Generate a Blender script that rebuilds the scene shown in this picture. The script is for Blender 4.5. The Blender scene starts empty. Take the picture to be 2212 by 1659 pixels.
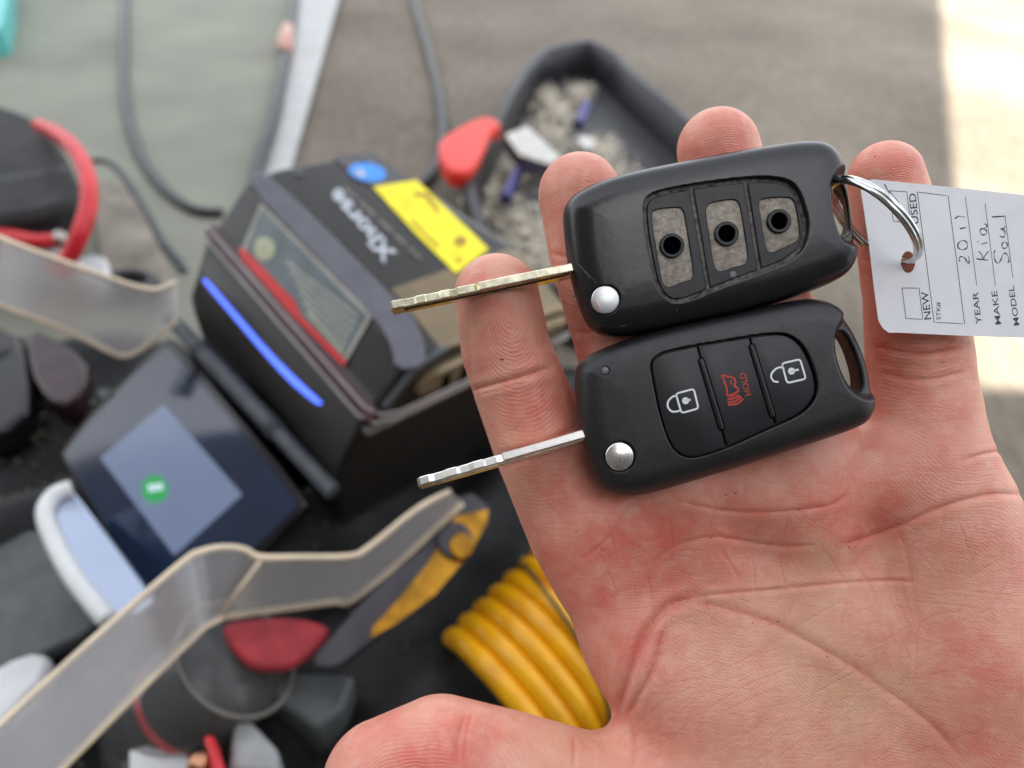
import bpy, bmesh, math, random
import numpy as np
from mathutils import Matrix, Vector
random.seed(7); np.random.seed(7)

# ------------------------------------------------------------------ camera
F = 1597.6                     # focal length in units of a 2212 px wide picture
CAM_H = 0.62
nz = np.array([.08, .74, .67]); nz /= np.linalg.norm(nz)
ax = np.array([1., 0, 0]) - nz*nz[0]; ax /= np.linalg.norm(ax)
ay = np.cross(nz, ax)
RC = np.array([ax, ay, nz])    # camera axes -> world axes
CAM = np.array([0, 0, CAM_H])
scene = bpy.context.scene
cd = bpy.data.cameras.new('camera'); cam = bpy.data.objects.new('camera', cd)
scene.collection.objects.link(cam)
cam.matrix_world = Matrix.Translation(CAM) @ Matrix(RC.tolist()).to_4x4()
cd.sensor_width = 36; cd.lens = 26; cd.clip_start = 0.01; cd.clip_end = 200
cd.dof.use_dof = True; cd.dof.focus_distance = 0.180; cd.dof.aperture_fstop = 9.0
cd.dof.aperture_blades = 0
scene.camera = cam
# ------------------------------------------------------------------ sky, sun, exposure
SUN_EL = 46
sdir = np.array([-.39, -.92, 0]); sdir /= np.linalg.norm(sdir)
w = bpy.data.worlds.new('World'); scene.world = w; w.use_nodes = True
nt = w.node_tree; nt.nodes.clear()
sky = nt.nodes.new('ShaderNodeTexSky'); sky.sky_type = 'NISHITA'; sky.sun_disc = False
sky.sun_elevation = math.radians(SUN_EL); sky.sun_rotation = math.atan2(sdir[0], sdir[1])
sky.air_density = 1.0; sky.dust_density = 3.0; sky.ozone_density = 1.0
hs = nt.nodes.new('ShaderNodeHueSaturation'); hs.inputs['Saturation'].default_value = 0.22
bg = nt.nodes.new('ShaderNodeBackground'); bg.inputs['Strength'].default_value = 0.11
wo = nt.nodes.new('ShaderNodeOutputWorld')
nt.links.new(sky.outputs[0], hs.inputs['Color']); nt.links.new(hs.outputs[0], bg.inputs['Color']); nt.links.new(bg.outputs[0], wo.inputs['Surface'])
sl = bpy.data.lights.new('sun', 'SUN'); sl.energy = 5.0; sl.angle = math.radians(.53); sl.color = (1, .93, .82)
sun = bpy.data.objects.new('sun', sl); scene.collection.objects.link(sun)
sv = Vector((sdir[0]*math.cos(math.radians(SUN_EL)), sdir[1]*math.cos(math.radians(SUN_EL)), math.sin(math.radians(SUN_EL))))
sun.rotation_euler = sv.to_track_quat('Z', 'Y').to_euler(); sun.location = (0, 0, 12)
scene.view_settings.view_transform = 'Standard'; scene.view_settings.look = 'None'
scene.view_settings.exposure = 2.42; scene.view_settings.gamma = 1.0
scene.view_settings.use_curve_mapping = False
scene.render.engine = 'CYCLES'
scene.render.resolution_x = 1024; scene.render.resolution_y = 768

# ------------------------------------------------------------------ helpers
COL = scene.collection
def at(px, py, depth):
    return CAM + RC @ (np.array([(px-1106)/F, (829.5-py)/F, -1.0])*depth)
def ray(px, py):
    return RC @ np.array([(px-1106)/F, (829.5-py)/F, -1.0])
def onplane(px, py, p0, n):
    d = ray(px, py); return CAM + d*(((p0-CAM)@n)/(d@n))
def gp(px, py, z=0.0):
    return onplane(px, py, np.array([0, 0, z]), np.array([0, 0, 1.]))
def thing(name, label, cat, matrix=None, group=None):
    o = bpy.data.objects.new(name, None); COL.objects.link(o)
    o.empty_display_size = .02
    if matrix is not None: o.matrix_world = matrix
    return tag(o, label, cat, group)
def tag(o, label, cat, group=None):
    o['label'] = label; o['category'] = cat
    if group: o['group'] = group
    return o
def obj(name, verts, faces, mat, parent=None, smooth=True, label=None, auto=None):
    me = bpy.data.meshes.new(name)
    v = np.asarray(verts, dtype=np.float64)
    me.from_pydata(v.tolist(), [], [list(map(int, f)) for f in faces])
    return link(name, me, mat, parent, smooth, label, auto)
def link(name, me, mat, parent=None, smooth=True, label=None, auto=None):
    me.materials.clear()
    for m in (mat if isinstance(mat, (list, tuple)) else [mat]): me.materials.append(m)
    if smooth: me.polygons.foreach_set('use_smooth', np.ones(len(me.polygons), dtype=bool))
    me.update()
    if auto is not None:
        bm = bmesh.new(); bm.from_mesh(me)
        bmesh.ops.recalc_face_normals(bm, faces=bm.faces)
        for e in bm.edges:
            if len(e.link_faces) == 2: e.smooth = e.calc_face_angle(0) < math.radians(auto)
        bm.to_mesh(me); bm.free()
    o = bpy.data.objects.new(name, me); COL.objects.link(o)
    if parent: o.parent = parent
    if label: o['label'] = label
    return o
def quadmesh(name, V, Q, mat, parent=None):
    me = bpy.data.meshes.new(name)
    me.vertices.add(len(V)); me.vertices.foreach_set('co', np.asarray(V, np.float32).ravel())
    me.loops.add(Q.size); me.loops.foreach_set('vertex_index', Q.ravel().astype(np.int32))
    me.polygons.add(len(Q)); me.polygons.foreach_set('loop_start', np.arange(0, Q.size, 4, dtype=np.int32))
    me.update(calc_edges=True)
    return link(name, me, mat, parent, True)
def local(parent_m, pts):
    mi = np.array(parent_m.inverted()); P = np.asarray(pts); return P @ mi[:3, :3].T + mi[:3, 3]
def bevel(o, w, seg=2):
    m = o.modifiers.new('bevel', 'BEVEL'); m.width = w; m.segments = seg; m.limit_method = 'ANGLE'; m.angle_limit = math.radians(30)
    return o

# ---------- smooth curves
def chaikin(P, n=2, closed=True):
    P = np.asarray(P, float)
    for _ in range(n):
        if closed:
            Q = np.roll(P, -1, 0); P = np.stack([.75*P+.25*Q, .25*P+.75*Q], 1).reshape(-1, P.shape[1])
        else:
            A, B = P[:-1], P[1:]; M = np.stack([.75*A+.25*B, .25*A+.75*B], 1).reshape(-1, P.shape[1])
            P = np.vstack([P[:1], M[1:-1], P[-1:]])
    return P
def catmull(P, n=8, closed=False):
    P = np.asarray(P, float); out = []
    N = len(P)
    for i in range(N if closed else N-1):
        g = (lambda k: P[k % N]) if closed else (lambda k: P[min(max(k, 0), N-1)])
        a, b, c, d = g(i-1), g(i), g(i+1), g(i+2)
        for t in np.arange(n)/n:
            out.append(.5*((2*b)+(c-a)*t+(2*a-5*b+4*c-d)*t*t+(-a+3*b-3*c+d)*t**3))
    if not closed: out.append(P[-1])
    return np.array(out)
def ccw(P):
    P = np.asarray(P, float); x, y = P[:, 0], P[:, 1]
    return P if (x*np.roll(y, -1)-np.roll(x, -1)*y).sum() > 0 else P[::-1]
def inset(P, d):
    e = np.roll(P, -1, 0)-P; e /= np.linalg.norm(e, axis=1)[:, None]+1e-12
    nn = np.stack([-e[:, 1], e[:, 0]], 1); m = nn+np.roll(nn, 1, 0)
    m /= np.maximum((m*m).sum(1), .6)[:, None]*.5
    return P+m*d
def rings(P, levels):
    """closed loft: levels = [(inset, z)...] from bottom to top, capped"""
    P = ccw(P); n = len(P); V = []; Fc = []
    for d, z in levels: V += [(x, y, z) for x, y in inset(P, d)]
    for k in range(len(levels)-1):
        for i in range(n):
            j = (i+1) % n; Fc.append((k*n+i, k*n+j, (k+1)*n+j, (k+1)*n+i))
    Fc.append(tuple(range(n-1, -1, -1))); Fc.append(tuple(range((len(levels)-1)*n, len(levels)*n)))
    return V, Fc
def tube(P, r, sides=10, closed=False):
    P = np.asarray(P, float); n = len(P); V = []; Fc = []
    r = np.broadcast_to(np.asarray(r, float), (n,))
    if closed: T = np.roll(P, -1, 0)-np.roll(P, 1, 0)
    else: T = np.gradient(P, axis=0)
    T /= np.linalg.norm(T, axis=1)[:, None]+1e-12
    u = np.cross(T[0], [0, 0, 1.]);
    if np.linalg.norm(u) < 1e-3: u = np.cross(T[0], [0, 1., 0])
    u /= np.linalg.norm(u)
    for i in range(n):
        u = u-T[i]*(u@T[i]); u /= np.linalg.norm(u); v = np.cross(T[i], u)
        for k in range(sides):
            a = 2*math.pi*k/sides; V.append(P[i]+r[i]*(math.cos(a)*u+math.sin(a)*v))
    for i in range(n if closed else n-1):
        for k in range(sides):
            a, b = i*sides+k, i*sides+(k+1) % sides
            j = (i+1) % n; c, d = j*sides+(k+1) % sides, j*sides+k
            Fc.append((a, b, c, d))
    if not closed:
        Fc.append(tuple(range(sides-1, -1, -1))); Fc.append(tuple(range((n-1)*sides, n*sides)))
    return V, Fc
def merge(parts):
    V, Fc = [], []
    for v, f in parts:
        o = len(V); V += [tuple(p) for p in v]; Fc += [tuple(i+o for i in q) for q in f]
    return V, Fc
def box(lo, hi):
    x0, y0, z0 = lo; x1, y1, z1 = hi
    return ([(x0,y0,z0),(x1,y0,z0),(x1,y1,z0),(x0,y1,z0),(x0,y0,z1),(x1,y0,z1),(x1,y1,z1),(x0,y1,z1)],
            [(3,2,1,0),(4,5,6,7),(0,1,5,4),(1,2,6,5),(2,3,7,6),(3,0,4,7)])

# ---------- signed distance modelling
def smin(a, b, k):
    h = np.maximum(k-np.abs(a-b), 0)/k; return np.minimum(a, b)-h*h*k*.25
def smax(a, b, k): return -smin(-a, -b, k)
def sdseg(P, a, b, ra, rb):
    a = np.asarray(a, np.float32); b = np.asarray(b, np.float32)
    ba = b-a; t = np.clip(((P-a)@ba)/(ba@ba), 0, 1)
    return np.linalg.norm(P-a-t[:, None]*ba, axis=1)-(ra+(rb-ra)*t)
def sdell(P, c, r):
    q = P-np.asarray(c, np.float32); r = np.asarray(r, np.float32)
    k0 = np.linalg.norm(q/r, axis=1); k1 = np.linalg.norm(q/(r*r), axis=1)+1e-9
    return k0*(k0-1)/k1
def sdpoly(P, poly):
    d = np.full(len(P), 1e9); s = np.ones(len(P)); n = len(poly); x, y = P[:, 0], P[:, 1]
    for i in range(n):
        a, b = poly[i], poly[i-1]; e = b-a; wx, wy = x-a[0], y-a[1]
        t = np.clip((wx*e[0]+wy*e[1])/(e@e+1e-12), 0, 1)
        d = np.minimum(d, (wx-e[0]*t)**2+(wy-e[1]*t)**2)
        c1 = y >= a[1]; c2 = y < b[1]; c3 = e[0]*wy > e[1]*wx
        s = np.where((c1 & c2 & c3) | (~c1 & ~c2 & ~c3), -s, s)
    return s*np.sqrt(d)
class Poly2D:
    """signed distance to a polygon, tabulated once and looked up bilinearly"""
    def __init__(self, poly, h=.16, pad=6.):
        self.h = h; self.lo = poly.min(0)-pad; n = np.ceil((poly.max(0)+pad-self.lo)/h).astype(int)+2
        X, Y = np.meshgrid(self.lo[0]+h*np.arange(n[0]), self.lo[1]+h*np.arange(n[1]), indexing='ij')
        self.g = sdpoly(np.stack([X.ravel(), Y.ravel()], 1), poly).reshape(n); self.n = n
    def __call__(self, P):
        u = np.clip((P[:, :2]-self.lo)/self.h, 0, self.n-1.001); i = u.astype(int); t = u-i; g = self.g; a, b = i[:, 0], i[:, 1]
        return (g[a, b]*(1-t[:, 0])+g[a+1, b]*t[:, 0])*(1-t[:, 1])+(g[a, b+1]*(1-t[:, 0])+g[a+1, b+1]*t[:, 0])*t[:, 1]
def vert_normals(V, Q):
    n = np.cross(V[Q[:, 2]]-V[Q[:, 0]], V[Q[:, 3]]-V[Q[:, 1]]); out = np.zeros_like(V)
    for k in range(4):
        for c in range(3): out[:, c] += np.bincount(Q[:, k], n[:, c], len(V))
    return out/(np.linalg.norm(out, axis=1)[:, None]+1e-12)
def sdline(P, L):
    d = np.full(len(P), 1e9)
    for a, b in zip(L[:-1], L[1:]):
        a = np.asarray(a, float); b = np.asarray(b, float); e = b-a
        t = np.clip(((P-a)@e)/(e@e+1e-12), 0, 1); d = np.minimum(d, np.linalg.norm(P-a-t[:, None]*e, axis=1))
    return d
def smooth01(x): x = np.clip(x, 0, 1); return x*x*(3-2*x)
def surface_nets(f, lo, hi, h):
    lo = np.asarray(lo, float); hi = np.asarray(hi, float)
    N = np.ceil((hi-lo)/h).astype(int)+1
    g = [lo[i]+h*np.arange(N[i]) for i in range(3)]
    P = np.stack(np.meshgrid(*g, indexing='ij'), -1).reshape(-1, 3).astype(np.float32)
    v = np.concatenate([f(P[i:i+400000]) for i in range(0, len(P), 400000)]).reshape(N)
    s = v < 0
    c = np.zeros(tuple(N-1), np.int8)
    off = [(i, j, k) for i in (0, 1) for j in (0, 1) for k in (0, 1)]
    sl = lambda A, o: A[o[0]:A.shape[0]-1+o[0], o[1]:A.shape[1]-1+o[1], o[2]:A.shape[2]-1+o[2]]
    for o in off: c += sl(s, o)
    idx = np.argwhere((c > 0) & (c < 8)); num = -np.ones(tuple(N-1), np.int64); num[tuple(idx.T)] = np.arange(len(idx))
    acc = np.zeros((len(idx), 3)); cnt = np.zeros(len(idx))
    for a in off:
        for ax_ in range(3):
            if a[ax_]: continue
            b = list(a); b[ax_] = 1
            ia = tuple((idx+a).T); ib = tuple((idx+b).T); va, vb = v[ia], v[ib]; m = (va < 0) != (vb < 0)
            t = va[m]/(va[m]-vb[m]); p = np.tile(np.array(a, float), (m.sum(), 1)); p[:, ax_] = t
            acc[m] += p; cnt[m] += 1
    V = lo+(idx+acc/cnt[:, None])*h; Q = []
    for ax_ in range(3):
        u, w_ = (ax_+1) % 3, (ax_+2) % 3
        A = np.moveaxis(s, ax_, 0); d = np.argwhere(np.moveaxis(A[:-1] != A[1:], 0, ax_))
        ok = (d[:, u] > 0) & (d[:, w_] > 0) & (d[:, u] < N[u]-1) & (d[:, w_] < N[w_]-1); d = d[ok]
        eu = np.eye(3, dtype=int)[u]; ew = np.eye(3, dtype=int)[w_]
        q = np.stack([num[tuple((d-eu-ew).T)], num[tuple((d-ew).T)], num[tuple(d.T)], num[tuple((d-eu).T)]], 1)
        flip = ~s[tuple(d.T)]; q[flip] = q[flip][:, ::-1]; Q.append(q)
    return V, np.vstack(Q)
def subdivide(V, Q):
    E = np.sort(np.stack([Q, np.roll(Q, -1, 1)], -1).reshape(-1, 2), 1)
    key = E[:, 0]*len(V)+E[:, 1]; uq, inv = np.unique(key, return_inverse=True)
    a, b = uq//len(V), uq % len(V); mid = (V[a]+V[b])*.5; cen = V[Q].mean(1)
    e = len(V)+inv.reshape(-1, 4); c = len(V)+len(uq)+np.arange(len(Q))
    NQ = np.concatenate([np.stack([Q[:, i], e[:, i], c, e[:, i-1]], 1) for i in range(4)])
    return np.vstack([V, mid, cen]), NQ
def grad(f, V, e):
    K = np.array([[1, -1, -1], [-1, -1, 1], [-1, 1, -1], [1, 1, 1]], float)
    g = np.zeros_like(V)
    for k in K: g += k*f((V+k*e))[:, None]
    return g/(4*e)
def project(f, V, e, it=2):
    for _ in range(it):
        g = grad(f, V, e); V = V-g*(f(V)/np.maximum((g*g).sum(1), .2))[:, None]
    return V

# ---------- procedural materials
def pmat(name, col, rough=.5, metal=0., var=.12, vscale=60., bump=0., bscale=400., bdist=.0003, col2=None, **kw):
    m = bpy.data.materials.new(name); m.use_nodes = True; T = m.node_tree; p = T.nodes['Principled BSDF']
    tc = T.nodes.new('ShaderNodeTexCoord')
    nz_ = T.nodes.new('ShaderNodeTexNoise'); nz_.inputs['Scale'].default_value = vscale; nz_.inputs['Detail'].default_value = 6
    T.links.new(tc.outputs['Object'], nz_.inputs['Vector'])
    mx = T.nodes.new('ShaderNodeMix'); mx.data_type = 'RGBA'
    c = np.array(col); d = np.array(col2) if col2 is not None else c*(1-var*2)
    mx.inputs[6].default_value = (*np.clip(c*(1+(var if col2 is None else 0)), 0, 1), 1); mx.inputs[7].default_value = (*d, 1)
    mr = T.nodes.new('ShaderNodeMapRange'); mr.inputs[1].default_value = .3; mr.inputs[2].default_value = .7
    T.links.new(nz_.outputs[0], mr.inputs[0]); T.links.new(mr.outputs[0], mx.inputs[0]); T.links.new(mx.outputs[2], p.inputs['Base Color'])
    p.inputs['Metallic'].default_value = metal
    rr = T.nodes.new('ShaderNodeMapRange'); rr.inputs[3].default_value = max(rough-.07, .02); rr.inputs[4].default_value = min(rough+.07, 1)
    T.links.new(nz_.outputs[0], rr.inputs[0]); T.links.new(rr.outputs[0], p.inputs['Roughness'])
    if bump:
        nb = T.nodes.new('ShaderNodeTexNoise'); nb.inputs['Scale'].default_value = bscale; nb.inputs['Detail'].default_value = 3
        T.links.new(tc.outputs['Object'], nb.inputs['Vector'])
        bp = T.nodes.new('ShaderNodeBump'); bp.inputs['Strength'].default_value = bump; bp.inputs['Distance'].default_value = bdist
        T.links.new(nb.outputs[0], bp.inputs['Height']); T.links.new(bp.outputs[0], p.inputs['Normal'])
    for k, v in kw.items(): p.inputs[k.replace('_', ' ')].default_value = v
    return m
# ------------------------------------------------------------------ ground, and unseen blockers added to shade the scene
def concrete_mat():
    m = bpy.data.materials.new('broomed_concrete'); m.use_nodes = True; T = m.node_tree; p = T.nodes['Principled BSDF']
    tc = T.nodes.new('ShaderNodeTexCoord'); mp = T.nodes.new('ShaderNodeMapping'); mp.inputs['Rotation'].default_value = (0, 0, math.radians(-22)); mp.inputs['Scale'].default_value = (70, 16, 1)
    T.links.new(tc.outputs['Object'], mp.inputs['Vector'])
    a = T.nodes.new('ShaderNodeTexNoise'); a.inputs['Scale'].default_value = 1.; a.inputs['Detail'].default_value = 5; a.inputs['Roughness'].default_value = .65
    T.links.new(mp.outputs[0], a.inputs['Vector'])
    b = T.nodes.new('ShaderNodeTexNoise'); b.inputs['Scale'].default_value = 2.2; b.inputs['Detail'].default_value = 8; T.links.new(tc.outputs['Object'], b.inputs['Vector'])
    r1 = T.nodes.new('ShaderNodeValToRGB'); r1.color_ramp.elements[0].position = .3; r1.color_ramp.elements[1].position = .72
    r1.color_ramp.elements[0].color = (.155, .130, .098, 1); r1.color_ramp.elements[1].color = (.27, .235, .188, 1)
    T.links.new(a.outputs[0], r1.inputs[0])
    r2 = T.nodes.new('ShaderNodeValToRGB'); r2.color_ramp.elements[0].position = .35; r2.color_ramp.elements[1].position = .7
    r2.color_ramp.elements[0].color = (.62, .6, .57, 1); r2.color_ramp.elements[1].color = (1, 1, 1, 1)
    T.links.new(b.outputs[0], r2.inputs[0])
    mx = T.nodes.new('ShaderNodeMix'); mx.data_type = 'RGBA'; mx.blend_type = 'MULTIPLY'; mx.inputs[0].default_value = 1
    T.links.new(r1.outputs[0], mx.inputs[6]); T.links.new(r2.outputs[0], mx.inputs[7]); T.links.new(mx.outputs[2], p.inputs['Base Color'])
    p.inputs['Roughness'].default_value = .85
    bp = T.nodes.new('ShaderNodeBump'); bp.inputs['Strength'].default_value = .5; bp.inputs['Distance'].default_value = .003
    T.links.new(a.outputs[0], bp.inputs['Height']); T.links.new(bp.outputs[0], p.inputs['Normal'])
    return m
g = obj('ground', [(-60, -60, 0), (60, -60, 0), (60, 60, 0), (-60, 60, 0)], [(0, 1, 2, 3)], concrete_mat(), smooth=False); g['kind'] = 'structure'
M_wall = pmat('shade_wall_grey', (.13, .12, .115), .8, var=.06, vscale=3)
bw = obj('added_shade_wall', *box((-9.0, -1.0, 0), (.70-.424*1.8, -.7, 6.2)), M_wall, smooth=False); bw['kind'] = 'structure'  # added unseen wall, placed to cast the shade and block sky behind
M_blocker = pmat('sky_blocker_dark', (.045, .047, .05), .35, var=.05, vscale=3)
vb_ = ccw(np.array([(-1.3, .25), (-1.3, 1.55), (-1.36, 2.36), (-1.5, 2.48), (-3.1, 2.48), (-3.25, 2.1), (-3.3, .25)]))
vn = obj('added_sky_blocker', [(x, y, z) for x in (-.62, 4.6) for y, z in vb_], [tuple(range(7)), tuple(range(7, 14))[::-1]]+[((i+1) % 7, i, 7+i, 7+(i+1) % 7) for i in range(7)], M_blocker, smooth=False); vn['kind'] = 'structure'  # added unseen dark box, blocks low sky and ends the sunlit strip

# ------------------------------------------------------------------ the hand
HD = 190.0                                        # mm from the lens to the plane of the palm
HM = Matrix.Translation(CAM + RC @ np.array([0, 0, -HD*.001])) @ Matrix(RC.tolist()).to_4x4()
def hp(px, py, z=0.0):
    s = (HD-z)/F; return np.array([(px-1106)*s, (829.5-py)*s, z])
def hr(r, z=0.0): return r*(HD-z)/F
def chain(pts):                                   # (px, py, z, radius px)
    return [(hp(x, y, z), hr(r, z)) for x, y, z, r in pts]
fingers = dict(
    index=chain([(1073, 640, -6, 92), (1093, 755, -8, 97), (1128, 850, -9.5, 101), (1172, 960, -11, 107), (1228, 1085, -12.5, 112), (1300, 1220, -13, 112)]),
    middle=chain([(1252, 420, -7, 89), (1283, 560, -8.5, 94), (1330, 700, -10, 99), (1372, 840, -11.5, 104), (1430, 1030, -13, 108), (1480, 1180, -13, 108)]),
    ring=chain([(1551, 322, -7, 87), (1590, 470, -9, 91), (1645, 640, -11, 98), (1690, 800, -12, 103), (1715, 980, -13, 108), (1740, 1130, -13, 108)]),
    pinky=chain([(1913, 384, -5, 77), (1940, 500, -7, 86), (1972, 640, -9, 99), (1985, 780, -11, 106), (1990, 920, -12, 112), (1985, 1080, -13, 116)]),
    thumb=chain([(828, 1690, 2, 130), (950, 1650, 2, 140), (1090, 1690, 0, 145), (1240, 1740, -3, 152), (1400, 1790, -6, 175), (1640, 1860, -8, 200)]))
palm_caps = [
    chain([(1262, 1150, -13, 108), (1400, 1390, -14, 108), (1560, 1700, -14, 120), (1800, 2150, -16, 130)]),
    chain([(1440, 1050, -14, 112), (1560, 1350, -16, 116), (1720, 1720, -16, 120), (1900, 2150, -16, 130)]),
    chain([(1715, 1000, -14, 112), (1770, 1350, -16, 118), (1880, 1720, -16, 124), (2000, 2150, -16, 130)]),
    chain([(1985, 900, -13, 112), (2030, 1130, -13, 128), (2110, 1400, -12, 165), (2170, 1720, -12, 190), (2180, 2150, -14, 150)]),
    chain([(2000, 2100, -14, 190), (2300, 2900, -20, 220)])]
def hand_sdf(P):
    d = None
    for ch in palm_caps:
        for (a, ra), (b, rb) in zip(ch[:-1], ch[1:]):
            q = sdseg(P, a, b, ra, rb); d = q if d is None else smin(d, q, 16)
    # thenar and hypothenar mounds, pads below the fingers
    d = smin(d, sdell(P, hp(1640, 1640, -9), (36, 30, 16)), 10)
    d = smin(d, sdell(P, hp(2080, 1480, -10), (24, 36, 14)), 12)
    d = smin(d, sdell(P, hp(1350, 1175, -6), (14, 12, 8)), 8)
    d = smin(d, sdell(P, hp(1960, 1010, -5), (16, 10, 7)), 10)
    d = smin(d, sdell(P, hp(1680, 1060, -6), (22, 10, 7)), 10)
    for k, ch in fingers.items():
        q = None
        for (a, ra), (b, rb) in zip(ch[:-1], ch[1:]):
            s = sdseg(P, a, b, ra, rb); q = s if q is None else np.minimum(q, s)
        d = smin(d, q, 9 if k == 'thumb' else 4.5)
    # hollow in the middle of the palm
    c = hp(1520, 1330, 20); d = smax(d, -sdell(P, c, (38, 26, 22.5)), 10)
    return d
def proj(V):                                      # picture coordinates of a point on the hand
    s = F/(HD-V[:, 2]); return np.stack([1106+V[:, 0]*s, 829.5-V[:, 1]*s], 1)
Z7 = lambda L: [(864+.609*x, 918+.609*y) for x, y in L]
creases = [  # polyline (picture coords), depth mm, half width px
    (Z7([(762, 1062), (775, 1000), (800, 920), (850, 780), (900, 700), (960, 640), (1040, 612)]), 1.35, 11),
    (Z7([(800, 1050), (845, 960), (890, 880), (925, 760), (950, 690)]), .9, 9),
    (Z7([(1040, 612), (1130, 600), (1280, 588), (1420, 575), (1580, 560), (1730, 552), (1830, 560)]), .35, 5),
    (Z7([(860, 570), (900, 490), (960, 440), (1050, 405), (1130, 398), (1220, 412), (1360, 432), (1480, 425)]), .3, 6),
    (Z7([(2230, 250), (2120, 245), (2020, 262), (1900, 300), (1790, 350), (1700, 385), (1560, 430)]), .42, 8),
    (Z7([(1990, 130), (2050, 108), (2120, 95), (2180, 110)]), .35, 5),
    (Z7([(1040, 625), (1130, 645), (1300, 695), (1450, 770), (1600, 855), (1750, 960), (1880, 1060), (2000, 1190)]), .34, 11),
    (Z7([(1730, 300), (1785, 420), (1815, 560), (1835, 690), (1830, 800), (1825, 920)]), .14, 5),
    (Z7([(1600, 480), (1660, 560), (1720, 680), (1760, 800)]), .15, 5),
    (Z7([(1130, 430), (1200, 540), (1190, 560)]), .15, 4),
    (Z7([(650, 480), (740, 400), (800, 300), (850, 280)]), .35, 6),
    (Z7([(700, 590), (760, 470), (800, 430)]), .2, 5),
    (Z7([(1600, 200), (1560, 270), (1440, 300), (1200, 310), (980, 270)]), .3, 6),
    (Z7([(238, 1015), (215, 1080), (200, 1150), (195, 1230)]), .5, 8),
    (Z7([(260, 1010), (240, 1080), (228, 1160), (225, 1230)]), .35, 6),
    (Z7([(612, 1085), (618, 1150), (612, 1230)]), .4, 6),
    (Z7([(815, 1062), (830, 1130), (828, 1230)]), .35, 6),
    ([(1005, 850), (1040, 838), (1100, 822), (1160, 803), (1200, 790)], .8, 8),
    ([(1020, 858), (1080, 842), (1140, 825)], .2, 4),
    ([(1070, 985), (1130, 968), (1200, 945), (1250, 920)], .6, 8),
    ([(1085, 1010), (1150, 990), (1230, 965)], .25, 6),
    ([(1180, 545), (1250, 560), (1300, 560)], .3, 6), ([(1235, 720), (1300, 715)], .4, 6),
    ([(1860, 560), (1950, 570), (2040, 560)], .4, 6), ([(1880, 745), (1980, 765), (2085, 752)], .5, 7), ([(1885, 800), (1990, 822), (2095, 800)], .25, 6)]
fine = [(L, min(.8, dep*1.1), wd) for L, dep, wd in creases]
def wob(x, y, a, L, n=6, curl=.25):
    P = [(x, y)]; c = random.gauss(0, curl)
    for k in range(n): a += c/n+random.gauss(0, .05); x += L/n*math.cos(a); y += L/n*math.sin(a); P.append((x, y))
    return P
for i in range(110):                               # fine wrinkles fanning over the thenar mound
    fine.append((wob(random.uniform(1310, 1950), random.uniform(1400, 1659), math.radians(random.gauss(-34, 9)), random.uniform(70, 260)), random.uniform(.12, .4), 3))
for i in range(95):                               # crossing lines of the hollow and the finger mounds
    fine.append((wob(random.uniform(1240, 2120), random.uniform(1090, 1450), math.radians(random.choice([random.gauss(-55, 15), random.gauss(12, 15), random.gauss(75, 14)])), random.uniform(40, 150)), random.uniform(.12, .45), 3))
for i in range(16):                               # folds at the thumb web
    fine.append((wob(random.uniform(1280, 1400), random.uniform(1400, 1560), math.radians(random.gauss(-75, 10)), random.uniform(60, 160)), random.uniform(.2, .5), 3))
for i in range(14):                               # joint lines of the index finger and the thumb
    fine.append((wob(random.uniform(1020, 1120), random.choice([random.gauss(842, 10), random.gauss(985, 25)]), math.radians(random.gauss(-16, 5)), random.uniform(40, 120)), random.uniform(.15, .4), 3))
    fine.append((wob(random.uniform(985, 1070), random.uniform(1540, 1600), math.radians(random.gauss(100, 8)), random.uniform(40, 110)), random.uniform(.15, .4), 3))
    fine.append((wob(random.uniform(1890, 1960), random.choice([random.gauss(757, 10), random.gauss(810, 10)]), math.radians(random.gauss(3, 6)), random.uniform(40, 130)), random.uniform(.15, .4), 3))
hv, hq = surface_nets(hand_sdf, (-62, -160, -46), (165, 72, 24), 1.9)
hv = project(hand_sdf, hv, .25, 2)
hv, hq = subdivide(hv, hq); hv = project(hand_sdf, hv, .2, 1)
hv, hq = subdivide(hv, hq)
hn = vert_normals(hv, hq)
pp = proj(hv); front = smooth01((hn[:, 2]+.1)/.5)
disp = np.zeros(len(hv)); crease_mask = np.zeros(len(hv))
for L, dep, wd in creases:
    L = catmull(np.array(L), 4); lo = L.min(0)-60; hi = L.max(0)+60
    m = np.where((pp > lo).all(1) & (pp < hi).all(1) & (front > 0))[0]
    if len(m) == 0: continue
    d = sdline(pp[m], L); gss = np.exp(-(d/(wd*.85))**2)-.28*np.exp(-((d-wd*2.2)/(wd*1.3))**2)
    e = np.minimum(np.linalg.norm(pp[m]-L[0], axis=1), np.linalg.norm(pp[m]-L[-1], axis=1))
    tp = smooth01(e/(wd*6)+.15)
    disp[m] -= .8*dep*gss*tp*front[m]; crease_mask[m] = np.maximum(crease_mask[m], np.exp(-(d/(wd*.9))**2)*min(dep*2.2, 1)*tp)
hv = hv+hn*disp[:, None]
line = np.full(len(hv), 60.); lstr = np.zeros(len(hv))
for L, st_, wd in fine:
    L = catmull(np.array(L), 3); lo = L.min(0)-22; hi = L.max(0)+22
    m = np.where((pp > lo).all(1) & (pp < hi).all(1) & (front > 0))[0]
    if len(m) == 0: continue
    d = sdline(pp[m], L); e = np.minimum(np.linalg.norm(pp[m]-L[0], axis=1), np.linalg.norm(pp[m]-L[-1], axis=1))
    k = d < line[m]; line[m[k]] = d[k]; lstr[m[k]] = (st_*smooth01(e/35+.1))[k]
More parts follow.
